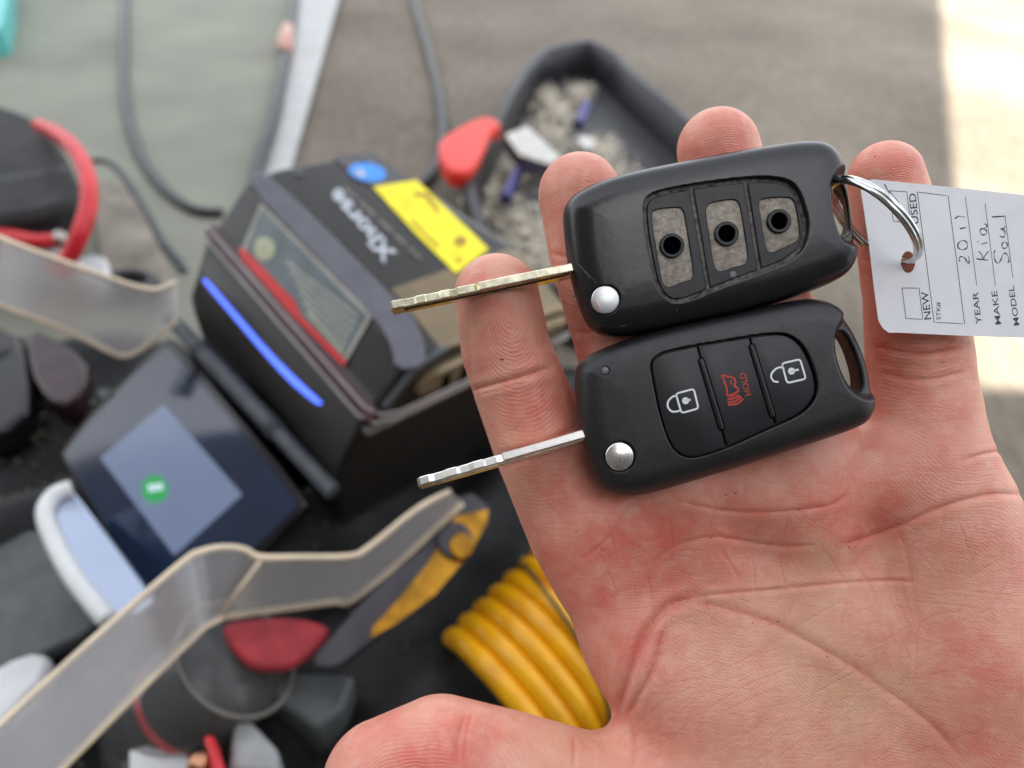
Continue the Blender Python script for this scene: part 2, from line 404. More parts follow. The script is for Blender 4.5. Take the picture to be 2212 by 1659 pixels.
# ridge phase (mm), redness and pallor as skin data
cores = dict(index=(1100, 690), middle=(1262, 470), ring=(1560, 370), pinky=(1925, 440), thumb=(900, 1690))
ph = np.zeros(len(hv)); best = np.full(len(hv), 1e9)
for k, ch in fingers.items():
    q = None; m = 3 if k != 'thumb' else 2
    for (a, ra), (b, rb) in list(zip(ch[:-1], ch[1:]))[:4]:
        s = sdseg(hv, a, b, ra, rb); q = s if q is None else np.minimum(q, s)
    c = hp(*cores[k]); axd = ch[1][0]-ch[0][0]; axd = axd[:2]/np.linalg.norm(axd[:2])
    dx = hv[:, 0]-c[0]; dy = hv[:, 1]-c[1]; al = dx*axd[0]+dy*axd[1]; ac = dx*axd[1]-dy*axd[0]
    al2 = np.where(al > 0, al*.55, al); f_ = np.sqrt((al2)**2+(ac*.9)**2+.4)
    sel = (q < best) & (q < 2.5); ph[sel] = f_[sel]; best = np.where(sel, q, best)
pal = best > 2.5*.8
t_ = (hv[:, 0]*.50+hv[:, 1]*.86)+3.2*np.sin(hv[:, 0]*.075+.4)+2.8*np.sin(hv[:, 1]*.09+hv[:, 0]*.05)+1.1*np.sin(hv[:, 0]*.21-hv[:, 1]*.15)
yb = np.interp(pp[:, 0], [1000, 1300, 1500, 1900, 2200], [1180, 1120, 1000, 900, 800])
isp = (pp[:, 1] > yb) & ~((pp[:, 0] < 1290) & (pp[:, 1] > 1480)); ph[isp] = t_[isp]
seam = np.minimum(1, np.abs(pp[:, 1]-yb)/40); tm_ = (pp[:, 1] > 1470) & (pp[:, 0] < 1400); seam[tm_] = np.minimum(1, np.abs(pp[tm_, 0]-1290)/40)
red = np.zeros(len(hv))
for x, y, r, a in [(1080, 660, 80, .35), (1175, 850, 75, .75), (1120, 900, 60, .25), (1200, 1010, 60, .4), (1270, 1180, 110, .55), (1400, 1150, 120, .5), (1340, 1250, 110, .55), (1330, 1380, 80, .5), (1500, 1240, 130, .45), (1640, 1100, 120, .45),
                  (1820, 1110, 90, .7), (1900, 1090, 70, .5), (1950, 860, 130, .5), (1240, 400, 100, .45), (1550, 300, 110, .55), (1900, 350, 100, .6), (1930, 600, 150, .45), (960, 1600, 110, .8), (850, 1640, 80, .55),
                  (1330, 740, 100, .35), (1650, 660, 90, .4), (1650, 1560, 60, .3), (1480, 1480, 90, .3), (2110, 1430, 80, .5), (2140, 1620, 90, .5), (1950, 1360, 60, .3), (1430, 1600, 80, .35), (1180, 1240, 60, .3)]:
    red += a*np.exp(-((pp[:, 0]-x)**2+(pp[:, 1]-y)**2)/(2*(r*.75)**2))
red = np.clip(red+crease_mask*.45, 0, 1)
pale = np.zeros(len(hv))
for x, y, r, a in [(1560, 1400, 120, .8), (1700, 1300, 130, .7), (1820, 1230, 80, .6), (1900, 1500, 150, .7), (1100, 560, 60, .4), (1260, 345, 60, .5), (1120, 1000, 50, .4), (1750, 1500, 150, .5), (1640, 1700, 250, .5), (1200, 1640, 80, .5), (2000, 1250, 100, .5)]:
    pale += a*np.exp(-((pp[:, 0]-x)**2+(pp[:, 1]-y)**2)/(2*(r*.8)**2))

def skin_mat():
    m = bpy.data.materials.new('skin'); m.use_nodes = True; T = m.node_tree; p = T.nodes['Principled BSDF']; N = T.nodes.new; K = T.links.new
    def attr(n): a = N('ShaderNodeAttribute'); a.attribute_name = n; return a.outputs['Fac']
    def math_(op, a, b=None, c=None):
        q = N('ShaderNodeMath'); q.operation = op
        for i, v in enumerate((a, b, c)):
            if v is None: continue
            if isinstance(v, (int, float)): q.inputs[i].default_value = v
            else: K(v, q.inputs[i])
        return q.outputs[0]
    tc = N('ShaderNodeTexCoord')
    def noise(sc, det=4, vec=None):
        q = N('ShaderNodeTexNoise'); q.inputs['Scale'].default_value = sc; q.inputs['Detail'].default_value = det; K(vec or tc.outputs['Object'], q.inputs['Vector']); return q.outputs[0]
    def rng(v, a, b, c=0., d=1.):
        q = N('ShaderNodeMapRange'); q.inputs[1].default_value = a; q.inputs[2].default_value = b; q.inputs[3].default_value = c; q.inputs[4].default_value = d; K(v, q.inputs[0]); return q.outputs[0]
    def mix(f, a, b):
        q = N('ShaderNodeMix'); q.data_type = 'RGBA'
        if isinstance(f, float): q.inputs[0].default_value = f
        else: K(f, q.inputs[0])
        for i, v in ((6, a), (7, b)):
            if isinstance(v, tuple): q.inputs[i].default_value = (*v, 1)
            else: K(v, q.inputs[i])
        return q.outputs[2]
    n1 = rng(noise(95, 5), .38, .64); n2 = rng(noise(330, 4), .35, .7); n3 = rng(noise(45, 3), .4, .65)
    base = mix(n1, (.74, .335, .24), (.67, .238, .172))
    base = mix(math_('MULTIPLY', n2, .35), base, (.70, .43, .32))
    base = mix(math_('MULTIPLY', attr('pale'), math_('ADD', math_('MULTIPLY', n3, .6), .25)), base, (.66, .385, .235))
    base = mix(math_('MULTIPLY', attr('red'), math_('ADD', math_('MULTIPLY', n1, .55), .45)), base, (.70, .16, .115))
    vb = N('ShaderNodeTexVoronoi'); vb.feature = 'SMOOTH_F1'; vb.inputs['Scale'].default_value = 210; vb.inputs['Smoothness'].default_value = .6
    wv = N('ShaderNodeMix'); wv.data_type = 'VECTOR'; wv.inputs[0].default_value = .012; K(tc.outputs['Object'], wv.inputs[4])
    nzc = N('ShaderNodeTexNoise'); nzc.inputs['Scale'].default_value = 160; K(tc.outputs['Object'], nzc.inputs['Vector']); K(nzc.outputs['Color'], wv.inputs[5]); K(wv.outputs[1], vb.inputs['Vector'])
    base = mix(rng(vb.outputs['Distance'], .15, .6, .30, 0.), base, (.80, .47, .345))
    sn = math_('SINE', math_('MULTIPLY', math_('ADD', attr('ridge'), math_('MULTIPLY', noise(260, 2), .9)), 2*math.pi/.62))
    rg = math_('MULTIPLY', sn, attr('ridged'))
    base = mix(rng(rg, -1., 1., .12, 0.), base, (.50, .17, .13))
    lf = math_('MULTIPLY', math_('EXPONENT', math_('MULTIPLY', math_('POWER', math_('DIVIDE', attr('line'), 3.4), 2.), -1.)), attr('lstr'))
    base = mix(math_('MULTIPLY', lf, .27), base, (.40, .10, .075))
    K(base, p.inputs['Base Color'])
    p.inputs['Roughness'].default_value = .43; p.inputs['Specular IOR Level'].default_value = .5
    p.inputs['Subsurface Weight'].default_value = .2; p.inputs['Subsurface Radius'].default_value = (1., .32, .18); p.inputs['Subsurface Scale'].default_value = .0022
    vo = N('ShaderNodeTexVoronoi'); vo.feature = 'DISTANCE_TO_EDGE'; vo.inputs['Scale'].default_value = 950; K(tc.outputs['Object'], vo.inputs['Vector'])
    mp = N('ShaderNodeMapping'); mp.inputs['Rotation'].default_value = (0, 0, math.radians(-38)); mp.inputs['Scale'].default_value = (140, 1100, 300); K(tc.outputs['Object'], mp.inputs['Vector'])
    st = noise(1.0, 4, mp.outputs[0])
    h = math_('ADD', math_('MULTIPLY', rg, .000026), math_('MULTIPLY', rng(vo.outputs['Distance'], 0, .25), .000030))
    h = math_('ADD', h, math_('MULTIPLY', st, .00012)); h = math_('ADD', h, math_('MULTIPLY', lf, -.00022)); h = math_('ADD', h, math_('MULTIPLY', noise(700, 4), .00008))
    bp = N('ShaderNodeBump'); bp.inputs['Strength'].default_value = 1.; bp.inputs['Distance'].default_value = 1.; K(h, bp.inputs['Height']); K(bp.outputs[0], p.inputs['Normal'])
    return m
M_skin = skin_mat()
hand = quadmesh('hand', hv*.001, hq, M_skin); hand.matrix_world = HM
for nm, arr in (('ridge', ph), ('line', line), ('lstr', lstr), ('red', red), ('pale', np.clip(pale, 0, 1)), ('ridged', np.where(isp, .45, np.where(ph > 17, .55, 1.))*smooth01((hn[:, 2]+.05)/.4)*(1-crease_mask)*seam)):
    a = hand.data.attributes.new(nm, 'FLOAT', 'POINT'); a.data.foreach_set('value', arr.astype(np.float32))
tag(hand, 'open left hand, palm up with fingers spread, carrying both black flip keys', 'hand')

# ---- dark lint and metal dust lying on the skin
M_lint = pmat('dark_lint', (.03, .025, .022), .8, var=.2)
fk = [(1083, 776, 6, 2.6), (1345, 1152, 2.6, 2.6), (1247, 1148, 2.2, 2.6), (1381, 1180, 2.5, 2.), (1537, 1160, 3, 2), (1727, 1099, 3.4, 3), (1832, 1182, 2.5, 2), (1681, 1344, 3, 3), (1786, 1420, 2.6, 2), (1625, 1345, 2, 2), (1058, 700, 2.2, 2.), (1115, 925, 2, 2), (1570, 1070, 4, 2.2), (1590, 1066, 3, 3), (1190, 470, 2, 2), (1890, 340, 2, 2), (1300, 1185, 2, 2), (1490, 1150, 2, 2), (1995, 890, 2, 2), (1160, 1100, 2, 2)]
V = []; Fc = []
for x, y, ln, wd in fk:
    d = np.linalg.norm(pp-[x, y], axis=1)+np.where(hn[:, 2] > .2, 0, 1e6); k = int(d.argmin()); p = hv[k]+hn[k]*.12; a = random.uniform(-.6, .6); u = np.array([math.cos(a), math.sin(a), 0]); v = np.cross(hn[k], u); s_ = (HD-p[2])/F
    o_ = len(V); u = u*ln*s_; v = v*wd*s_*.6; V += [p-u, p-v, p+u, p+v, p+hn[k]*.15, p-hn[k]*.1]; Fc += [(o_+i, o_+(i+1) % 4, o_+4) for i in range(4)]+[(o_+(i+1) % 4, o_+i, o_+5) for i in range(4)]
lint = obj('lint_flecks', np.array(V)*.001, Fc, M_lint); lint.matrix_world = HM; lint['kind'] = 'stuff'; lint['label'] = 'tiny dark flecks of dust scattered over the palm'; lint['category'] = 'dust'

M_hair = pmat('dark_hair', (.03, .02, .015), .5, var=.1)
for (x0, y0), (x1, y1), (x2, y2) in (((1196, 1188), (1188, 1198), (1198, 1212)), ((1204, 1222), (1196, 1236), (1202, 1250)), ((1216, 1246), (1204, 1262), (1206, 1272)), ((1188, 1176), (1180, 1186), (1186, 1196))):
    P = catmull(np.array([hp(x0, y0, -9), hp(x1, y1, -8), hp(x2, y2, -8)]), 6)*.001
    obj('hair', *tube(P, .00005, 5), M_hair, hand)
# ------------------------------------------------------------------ the two flip keys
M_plastic = pmat('textured_black_plastic', (.0105, .0108, .012), .40, var=.2, vscale=500, bump=.55, bscale=4600, bdist=.00014, Specular_IOR_Level=.6)
M_worn = pmat('worn_black_plastic', (.0065, .0068, .008), .30, var=.2, vscale=120, bump=.3, bscale=600, bdist=.00010, Specular_IOR_Level=.62)
M_rubber = pmat('button_rubber', (.012, .0122, .0145), .45, var=.1, vscale=200, bump=.2, bscale=2500, bdist=.00006)
M_pad = pmat('worn_rubber_frame', (.006, .0063, .009), .36, var=.25, vscale=250, bump=.3, bscale=900, bdist=.0001, Specular_IOR_Level=.4)
M_groove = pmat('dusty_groove', (.17, .155, .135), .8, var=.4, vscale=700, bump=.6, bscale=1500, bdist=.0002)
M_dark = pmat('plain_and_shade_black', (.001, .001, .001), .9, var=.1, Specular_IOR_Level=0.)  # flat black; fills post and vent openings with painted darkness
M_chrome = pmat('polished_chrome', (.86, .84, .80), .27, 1., var=.03, vscale=200)
M_wornchrome = pmat('scuffed_chrome', (.70, .72, .74), .36, .9, var=.03, vscale=260, col2=(.60, .60, .60))
M_copper = pmat('worn_copper', (.70, .40, .30), .45, .7, var=.1, vscale=600)
M_steel = pmat('bright_blade_steel', (.95, .93, .88), .34, 1., var=.08, vscale=500, bump=.15, bscale=1800, bdist=.0001)
M_brass = pmat('worn_nickel_blade', (.84, .80, .60), .34, 1., var=.2, vscale=500, bump=.3, bscale=1500, bdist=.00012)
M_darkgroove = pmat('dark_blade_groove', (.06, .045, .028), .7, .3, var=.4, vscale=900)  # dark brown for the milled groove of the worn blade
M_grit = pmat('sand_grit_membrane', (.42, .37, .31), .95, var=.1, vscale=900, col2=(.21, .185, .155), bump=.9, bscale=1700, bdist=.0003)
M_white = pmat('white_print', (.80, .82, .82), .5, var=.04)
M_red = pmat('red_print', (.50, .045, .03), .5, var=.15, vscale=900)
M_led = pmat('smoked_led', (.13, .13, .15), .3, var=.1, vscale=600)

def fob_map(ox, sx, oy, sy, z):
    """zoom coordinates -> mm in the hand frame, on the plane z"""
    def f(L):
        L = np.atleast_2d(np.asarray(L, float)); s = (HD-z)/F
        return np.stack([(ox+sx*L[:, 0]-1106)*s, (829.5-(oy+sy*L[:, 1]))*s], 1)
    return f
ZB, ZT = 1.6, 13.4                                 # underside and top of both fobs (mm above the palm plane)
def shell_sdf(outline, recess, rdepth, slot, strap, holes, kr, seam):
    outline, recess, slot, strap = Poly2D(outline), Poly2D(recess), Poly2D(slot), Poly2D(strap)
    def f(P):
        P = np.asarray(P, float); w_ = P[:, 2]; d2 = outline(P); ds = slot(P)
        top = ZT-2.6*smooth01(.5-strap(P)/2.4)-.6*smooth01((d2+13)/13)
        q = smax(d2+.25*np.clip((ZT-w_)/6, -1, 1)*0, w_-top, kr); q = smax(q, ZB-w_, 4.5)
        q = q+.22*np.exp(-((w_-seam)/.35)**2)
        q = smax(q, -ds, 1.3)
        q = np.maximum(q, -smax(recess(P), (ZT-rdepth)-w_, .3))
        for (cx, cy, r, dp) in holes:
            q = np.maximum(q, -np.maximum(np.hypot(P[:, 0]-cx, P[:, 1]-cy)-r, (ZT-dp)-w_))
        return q
    return f
def build_shell(f, outline, mat, parent, h=.42):
    lo = outline.min(0)-1.5; hi = outline.max(0)+1.5
    V, Q = surface_nets(f, (lo[0], lo[1], ZB-1.2), (hi[0], hi[1], ZT+1.2), h)
    V = project(f, V, .08, 2); V, Q = subdivide(V, Q); V = project(f, V, .06, 1)
    return quadmesh('shell', V*.001, Q, mat, parent)
def prism(name, P, z0, z1, b, mat, parent, label=None, crown=0.):
    lv = [(0, z0), (0, z1-b), (b*.3, z1-b*.3), (b, z1)]
    if crown: lv += [(b+1.0, z1+crown*.6), (b+2.2, z1+crown)]
    V, Fc = rings(P, lv)
    return obj(name, np.array(V)*.001, Fc, mat, parent, True, label, auto=50)
def ribbon(L, wd, z, th=.03):
    """flat printed stroke"""
    L = np.asarray(L, float); T = np.gradient(L, axis=0); T /= np.linalg.norm(T, axis=1)[:, None]+1e-9
    Nn = np.stack([-T[:, 1], T[:, 0]], 1)*wd*.5; n = len(L)
    V = [(*p, z+th) for p in L+Nn]+[(*p, z+th) for p in L-Nn]
    return V, [(i, n+i, n+i+1, i+1) for i in range(n-1)]
def closed(L): return list(L)+[L[0]]
def disc(c, r, z0, z1, mat, name, parent, dome=0., n=40, bev=.15, label=None):
    P = np.stack([c[0]+r*np.cos(np.arange(n)*2*np.pi/n), c[1]+r*np.sin(np.arange(n)*2*np.pi/n)], 1)
    lv = [(0, z0), (0, z1-bev), (bev*.35, z1-bev*.25), (bev, z1)]
    if dome:
        for k in range(1, 9):
            a = k/9; lv.append((bev+(r-bev)*a, z1+dome*(1-(1-a)**2)))
    V, Fc = rings(P, lv); return obj(name, np.array(V)*.001, Fc, mat, parent, True, label, auto=60)
def blade(parent, tip, root, zmid, depth, th, cuts, mat, gmat, roll):
    """edge-cut blade seen on its bitted edge; tip/root in mm"""
    tip = np.array(tip); root = np.array(root); L = np.linalg.norm(root-tip); e = (root-tip)/L; nrm = np.array([-e[1], e[0]])
    cuts = [(t if t == 1 else t*.89, d) for t, d in cuts]
    xs, zs = [], []
    for t, d in cuts: xs.append(t*L); zs.append(zmid+depth/2-d)
    n = len(xs); V = []; Fc = []
    zb = zmid-depth/2
    rows = [(-th/2, 0), (-th/2+.22, .22), (th/2-.22, .22), (th/2, 0)]
    for (yy, up) in rows:
        for x, z in zip(xs, zs):
            V.append((x, yy, z-.22+up))
    for yy in (th/2, -th/2):
        for x in xs: V.append((x, yy, zb))
    R = 6
    for r in range(R):
        for i in range(n-1):
            a, b = r*n+i, r*n+i+1; c, d = ((r+1) % R)*n+i+1, ((r+1) % R)*n+i; Fc.append((a, b, c, d))
    Fc.append(tuple(r*n for r in range(R))); Fc.append(tuple(r*n+n-1 for r in reversed(range(R))))
    cr, sr = math.cos(roll), math.sin(roll); out = []
    for x, y, z in V:
        y2 = y*cr-(z-zmid)*sr; z2 = y*sr+(z-zmid)*cr+zmid
        p = tip+e*x+nrm*y2; out.append((p[0], p[1], z2))
    b = obj('blade', np.array(out)*.001, Fc, mat, parent, True, auto=20)
    # milled groove along the lower flank
    G = [(.06*L, -th/2-.02, zmid+depth/2-2.9), (.5*L, -th/2-.02, zmid+depth/2-2.7), (.76*L, -th/2-.02, zmid+depth/2-2.1), (.86*L, -th/2-.02, zmid+depth/2-1.2)]
    G = catmull(np.array(G), 8); gv = []
    for x, y, z in G:
        y2 = y*cr-(z-zmid)*sr; z2 = y*sr+(z-zmid)*cr+zmid; p = tip+e*x+nrm*y2; gv.append((p[0], p[1], z2))
    obj('groove', *[np.array(q)*.001 if i == 0 else q for i, q in enumerate(tube(gv, .34, 6))], gmat, b)
    return b

# ---- complete key (lower)
m2 = fob_map(837, .5005, 594, .5005, 11.0)
out2 = ccw(chaikin(m2([(815, 430), (816, 520), (830, 640), (860, 760), (895, 860), (925, 925), (965, 955), (1040, 968), (1120, 958), (1300, 908), (1600, 815), (1900, 717), (2045, 668), (2100, 635), (2130, 570), (2130, 480), (2105, 360), (2055, 245), (1995, 155), (1935, 108), (1860, 92), (1780, 100), (1600, 140), (1400, 181), (1200, 226), (1010, 283), (905, 327), (850, 362), (822, 395)]), 2))
rec2 = ccw(chaikin(m2([(1125, 400), (1140, 480), (1162, 590), (1192, 690), (1222, 752), (1268, 786), (1330, 788), (1450, 750), (1650, 658), (1765, 608), (1822, 556), (1846, 495), (1832, 415), (1795, 325), (1752, 274), (1692, 248), (1600, 256), (1400, 288), (1220, 322), (1160, 343), (1130, 370)]), 2))
slot2 = ccw(chaikin(m2([(1938, 262), (1968, 240), (2005, 270), (2038, 345), (2062, 430), (2066, 490), (2040, 505), (2000, 480), (1962, 405), (1940, 330)]), 2))
strap2 = ccw(chaikin(m2([(1925, 250), (1965, 190), (2010, 150), (2080, 220), (2130, 350), (2160, 500), (2110, 525), (2050, 530), (1985, 495), (1945, 415), (1922, 320)]), 2))
ch2 = m2([(998, 780)])[0]; led2 = m2([(935, 415)])[0]
key2 = thing('flip_key', 'newer black flip key with printed padlock buttons and shiny blade, lower of two', 'car key', HM, 'flip keys in the palm')
f2 = shell_sdf(out2, rec2, 2.2, slot2, strap2, [(ch2[0], ch2[1], 3.75, 1.8), (led2[0], led2[1], 1.05, .9)], 6.5, 4.3)
build_shell(f2, out2, M_plastic, key2)
E9 = lambda a, b, t: (a[0]+(b[0]-a[0])*t, a[1]+(b[1]-a[1])*t)
ZP = ZT-1.35
rin = inset(rec2, .5)
def clip_poly(P, a, n):                            # keep the side where (p-a).n > 0
    out = []; s = [(p-a)@n for p in P]
    for i in range(len(P)):
        j = (i+1) % len(P)
        if s[i] >= 0: out.append(P[i])
        if (s[i] >= 0) != (s[j] >= 0): t = s[i]/(s[i]-s[j]); out.append(P[i]+(P[j]-P[i])*t)
    return np.array(out)
d1 = m2([(1330, 305), (1455, 738)]); d2_ = m2([(1551, 262), (1668, 652)])
def nrm_of(d): e = d[1]-d[0]; e /= np.linalg.norm(e); q = np.array([e[1], -e[0]]); return q if q[0] > 0 else -q
n1_, n2_ = nrm_of(d1), nrm_of(d2_); gap = .20
zb_ = ZT-.72
b_lock = prism('lock_button', clip_poly(rin, d1[0]-n1_*gap, -n1_), ZP-.6, zb_, .28, M_rubber, key2, 'rubber button printed with a closed padlock')
b_hold = prism('horn_button', clip_poly(clip_poly(rin, d1[0]+n1_*gap, n1_), d2_[0]-n2_*gap, -n2_), ZP-.6, zb_, .28, M_rubber, key2, 'middle rubber button printed in red')
b_unl = prism('unlock_button', clip_poly(rin, d2_[0]+n2_*gap, n2_), ZP-.6, zb_, .28, M_rubber, key2, 'rubber button printed with an open padlock')
for a, b in (((1347, 372), (1432, 655)), ((1563, 312), (1650, 602))):
    q = m2([a, b]); e = (q[1]-q[0])/np.linalg.norm(q[1]-q[0]); nn = np.array([-e[1], e[0]]); A = []
    for k in range(13): t = math.pi*k/12; A.append(q[0]-e*math.sin(t)*.62+nn*math.cos(t)*.62)
    for k in range(13): t = math.pi*k/12; A.append(q[1]+e*math.sin(t)*.62-nn*math.cos(t)*.62)
    prism('button_ridge_seat', inset(ccw(np.array(A)), -.28), ZP, zb_+.02, .05, M_dark, key2)
    prism('button_ridge', np.array(A), ZP, zb_+.45, .4, M_rubber, key2)
disc(ch2, 3.45, ZT-2.2, ZT-.35, M_chrome, 'release_button', key2, dome=.55, bev=.3, label='domed chrome release button')
disc(led2, .95, ZT-1.5, ZT-.50, M_led, 'indicator_lamp', key2, dome=.12)
sw = .46
def icon(name, strokes, mat, parent, blobs=()):
    prt = [ribbon(s, sw if len(s_) < 3 else s_[2], zb_+.02) for s_ in strokes for s in [s_[1]]]
    for c, r in blobs:
        prt.append(([(c[0]+r*math.cos(k*math.pi/8), c[1]+r*math.sin(k*math.pi/8), zb_+.05) for k in range(16)], [tuple(range(16))]))
    V, Fc = merge(prt); return obj(name, np.array(V)*.001, Fc, mat, parent, False)
C4 = lambda L, n=6: catmull(m2(L), n)
mm = fob_map(2300*.54, .5696*.54, 1300*.54, .5696*.54, 11.0)     # the closer view of this key
CM = lambda L, n=6: catmull(mm(L), n)
def rrect(c):                                      # rounded rectangle through 4 corners
    P = []
    for i in range(4):
        a, b, d = np.array(c[i-1], float), np.array(c[i], float), np.array(c[(i+1) % 4], float)
        for t in (0, .5, 1):
            u = b+(a-b)/np.linalg.norm(a-b)*18; v = b+(d-b)/np.linalg.norm(d-b)*18
            P.append((1-t)**2*u+2*t*(1-t)*b+t*t*v)
    return mm(np.array(P+[P[0], P[1]]))
icon('padlock_print', [(0, rrect([(697, 482), (822, 448), (855, 584), (737, 617)])), (0, CM([(706, 495), (675, 503), (645, 535), (643, 575), (668, 604), (700, 606), (728, 598)]))], M_white, b_lock, [(mm([(765, 531)])[0], .85)])
icon('keyhole_print', [(0, mm([(765, 531), (800, 523)]), .5)], M_white, b_lock)
icon('open_padlock_print', [(0, rrect([(1434, 272), (1562, 242), (1602, 378), (1472, 408)])), (0, CM([(1450, 308), (1428, 298), (1395, 308), (1365, 340), (1362, 370), (1380, 395), (1412, 400)]))], M_white, b_unl, [(mm([(1502, 325)])[0], .85)])
icon('keyhole_print', [(0, mm([(1502, 325), (1552, 314)]), .5)], M_white, b_unl)
icon('car_horn_print', [(0, CM([(1018, 350), (1035, 400), (1050, 440), (1058, 490), (1090, 487), (1130, 462), (1125, 440), (1105, 428), (1112, 400), (1098, 372), (1060, 362), (1018, 350)], 4)), (0, mm([(1078, 390), (1085, 420)]), .35),
     (0, CM([(1048, 492), (1090, 500), (1135, 462)]), .4), (0, CM([(1055, 520), (1100, 515), (1138, 492)])), (0, CM([(1055, 540), (1108, 535), (1152, 503)])), (0, CM([(1060, 558), (1120, 553), (1166, 517)]))], M_red, b_hold)
def text_mesh(s, size, bold=0.):
    cu = bpy.data.curves.new('text', 'FONT'); cu.body = s; cu.size = size; cu.offset = bold; cu.resolution_u = 4
    o = bpy.data.objects.new('text', cu); COL.objects.link(o); dg = bpy.context.evaluated_depsgraph_get()
    me = bpy.data.meshes.new_from_object(o.evaluated_get(dg)); v = np.array([tuple(q.co) for q in me.vertices]); fc = [tuple(q.vertices) for q in me.polygons]
    bpy.data.objects.remove(o); bpy.data.curves.remove(cu); bpy.data.meshes.remove(me); return v, fc
def lay_text(name, s, base0, base1, cap, to3, mat, parent, bold=0.):
    """text from base0 to base1 (picture-like coords), cap height in the same unit; to3 maps to mm"""
    v, fc = text_mesh(s, 1.0, bold); v = v-[v[:, 0].min(), 0, 0]; wd = v[:, 0].max(); ch_ = v[:, 1].max()
    b0, b1 = np.array(base0, float), np.array(base1, float); e = (b1-b0); up = np.array([e[1], -e[0]])/np.linalg.norm(e)
    P = b0+np.outer(v[:, 0]/wd, e)+np.outer(v[:, 1]/ch_*cap, up)
    return obj(name, np.asarray(to3(P))*.001, fc, mat, parent, False)
lay_text('hold_print', 'HOLD', (1222, 488), (1178, 332), 42, lambda P: np.column_stack([mm(P), np.full(len(P), zb_+.05)]), M_red, b_hold, .01)
bl = lambda px, py, z=8.: hp(px, py, z)[:2]
cuts_new = [(0, 2.2), (.02, 1.0), (.07, .8), (.10, 1.5), (.15, 1.5), (.18, .7), (.23, .75), (.25, 1.35), (.30, 1.35), (.33, .75), (.385, .8), (.40, 1.3), (.44, 1.3), (.46, .8), (.485, 1.2), (.50, 1.2), (.505, .0), (1, 0)]
blade(key2, bl(902, 1046), bl(1321, 927), 6.3, 6.2, 2.05, cuts_new, M_steel, M_brass, -.30)

# ---- worn key (upper)
m1 = fob_map(1134, .3662, 216, .3662, 11.0)
out1 = ccw(chaikin(m1([(230, 640), (238, 760), (258, 940), (288, 1080), (326, 1200), (366, 1300), (418, 1362), (500, 1393), (600, 1393), (700, 1373), (900, 1333), (1200, 1272), (1500, 1192), (1750, 1110), (1895, 1045), (1962, 990), (1998, 905), (2002, 800), (1992, 690), (1975, 560), (1942, 430), (1908, 335), (1865, 265), (1800, 222), (1715, 211), (1600, 219), (1400, 250), (1100, 305), (900, 345), (700, 385), (520, 430), (395, 478), (300, 528), (252, 580)]), 2))
rec1 = ccw(chaikin(m1([(686, 640), (700, 590), (760, 548), (960, 508), (1280, 466), (1450, 465), (1545, 486), (1596, 540), (1634, 640), (1658, 740), (1645, 840), (1602, 922), (1480, 992), (1200, 1092), (955, 1193), (880, 1205), (826, 1188), (776, 1132), (746, 1050), (716, 900), (692, 750)]), 2))
slot1 = ccw(chaikin(m1([(1822, 492), (1850, 470), (1890, 482), (1925, 530), (1948, 610), (1955, 700), (1945, 770), (1900, 800), (1860, 790), (1832, 715), (1815, 610)]), 2))
strap1 = ccw(chaikin(m1([(1800, 480), (1830, 430), (1890, 400), (1960, 420), (2010, 540), (2040, 700), (2030, 830), (1950, 850), (1870, 840), (1830, 760), (1800, 620)]), 2))
ch1 = m1([(470, 1183)])[0]; led1 = m1([(413, 660)])[0]
key1 = thing('flip_key', 'worn black flip key with missing buttons and gritty holes, ringed to the paper tag', 'car key', HM, 'flip keys in the palm')
f1 = shell_sdf(out1, rec1, 2.6, slot1, strap1, [(ch1[0], ch1[1], 3.6, 1.8)], 7.0, 4.0)
build_shell(f1, out1, M_worn, key1)
zf = ZT-1.25
prism('groove_floor', inset(rec1, -.1), ZT-2.9, ZT-1.78, .05, M_groove, key1, 'dusty channel round the button frame')
rin1 = inset(rec1, 1.1); g1 = m1([(975, 530), (1078, 1135)]); g2 = m1([(1293, 500), (1380, 1030)])
na, nb_ = nrm_of(g1), nrm_of(g2); gp_ = .48
pads = [clip_poly(rin1, g1[0]-na*gp_, -na), clip_poly(clip_poly(rin1, g1[0]+na*gp_, na), g2[0]-nb_*gp_, -nb_), clip_poly(rin1, g2[0]+nb_*gp_, nb_)]
wins = [[(738, 672), (765, 650), (905, 637), (930, 655), (960, 840), (990, 1035), (972, 1066), (905, 1080), (855, 1110), (820, 1102), (800, 1065), (770, 880)],
        [(1056, 645), (1085, 611), (1225, 590), (1258, 612), (1285, 780), (1310, 948), (1288, 976), (1215, 990), (1160, 1016), (1128, 1010), (1108, 978), (1080, 800)],
        [(1368, 610), (1395, 586), (1540, 578), (1580, 600), (1600, 700), (1612, 800), (1600, 835), (1565, 852), (1490, 888), (1442, 907), (1414, 888), (1390, 740)]]
tubes_ = [((860, 865), 2.95, 1.98), ((1180, 795), 2.95, 1.9), ((1487, 722), 2.9, 1.85)]
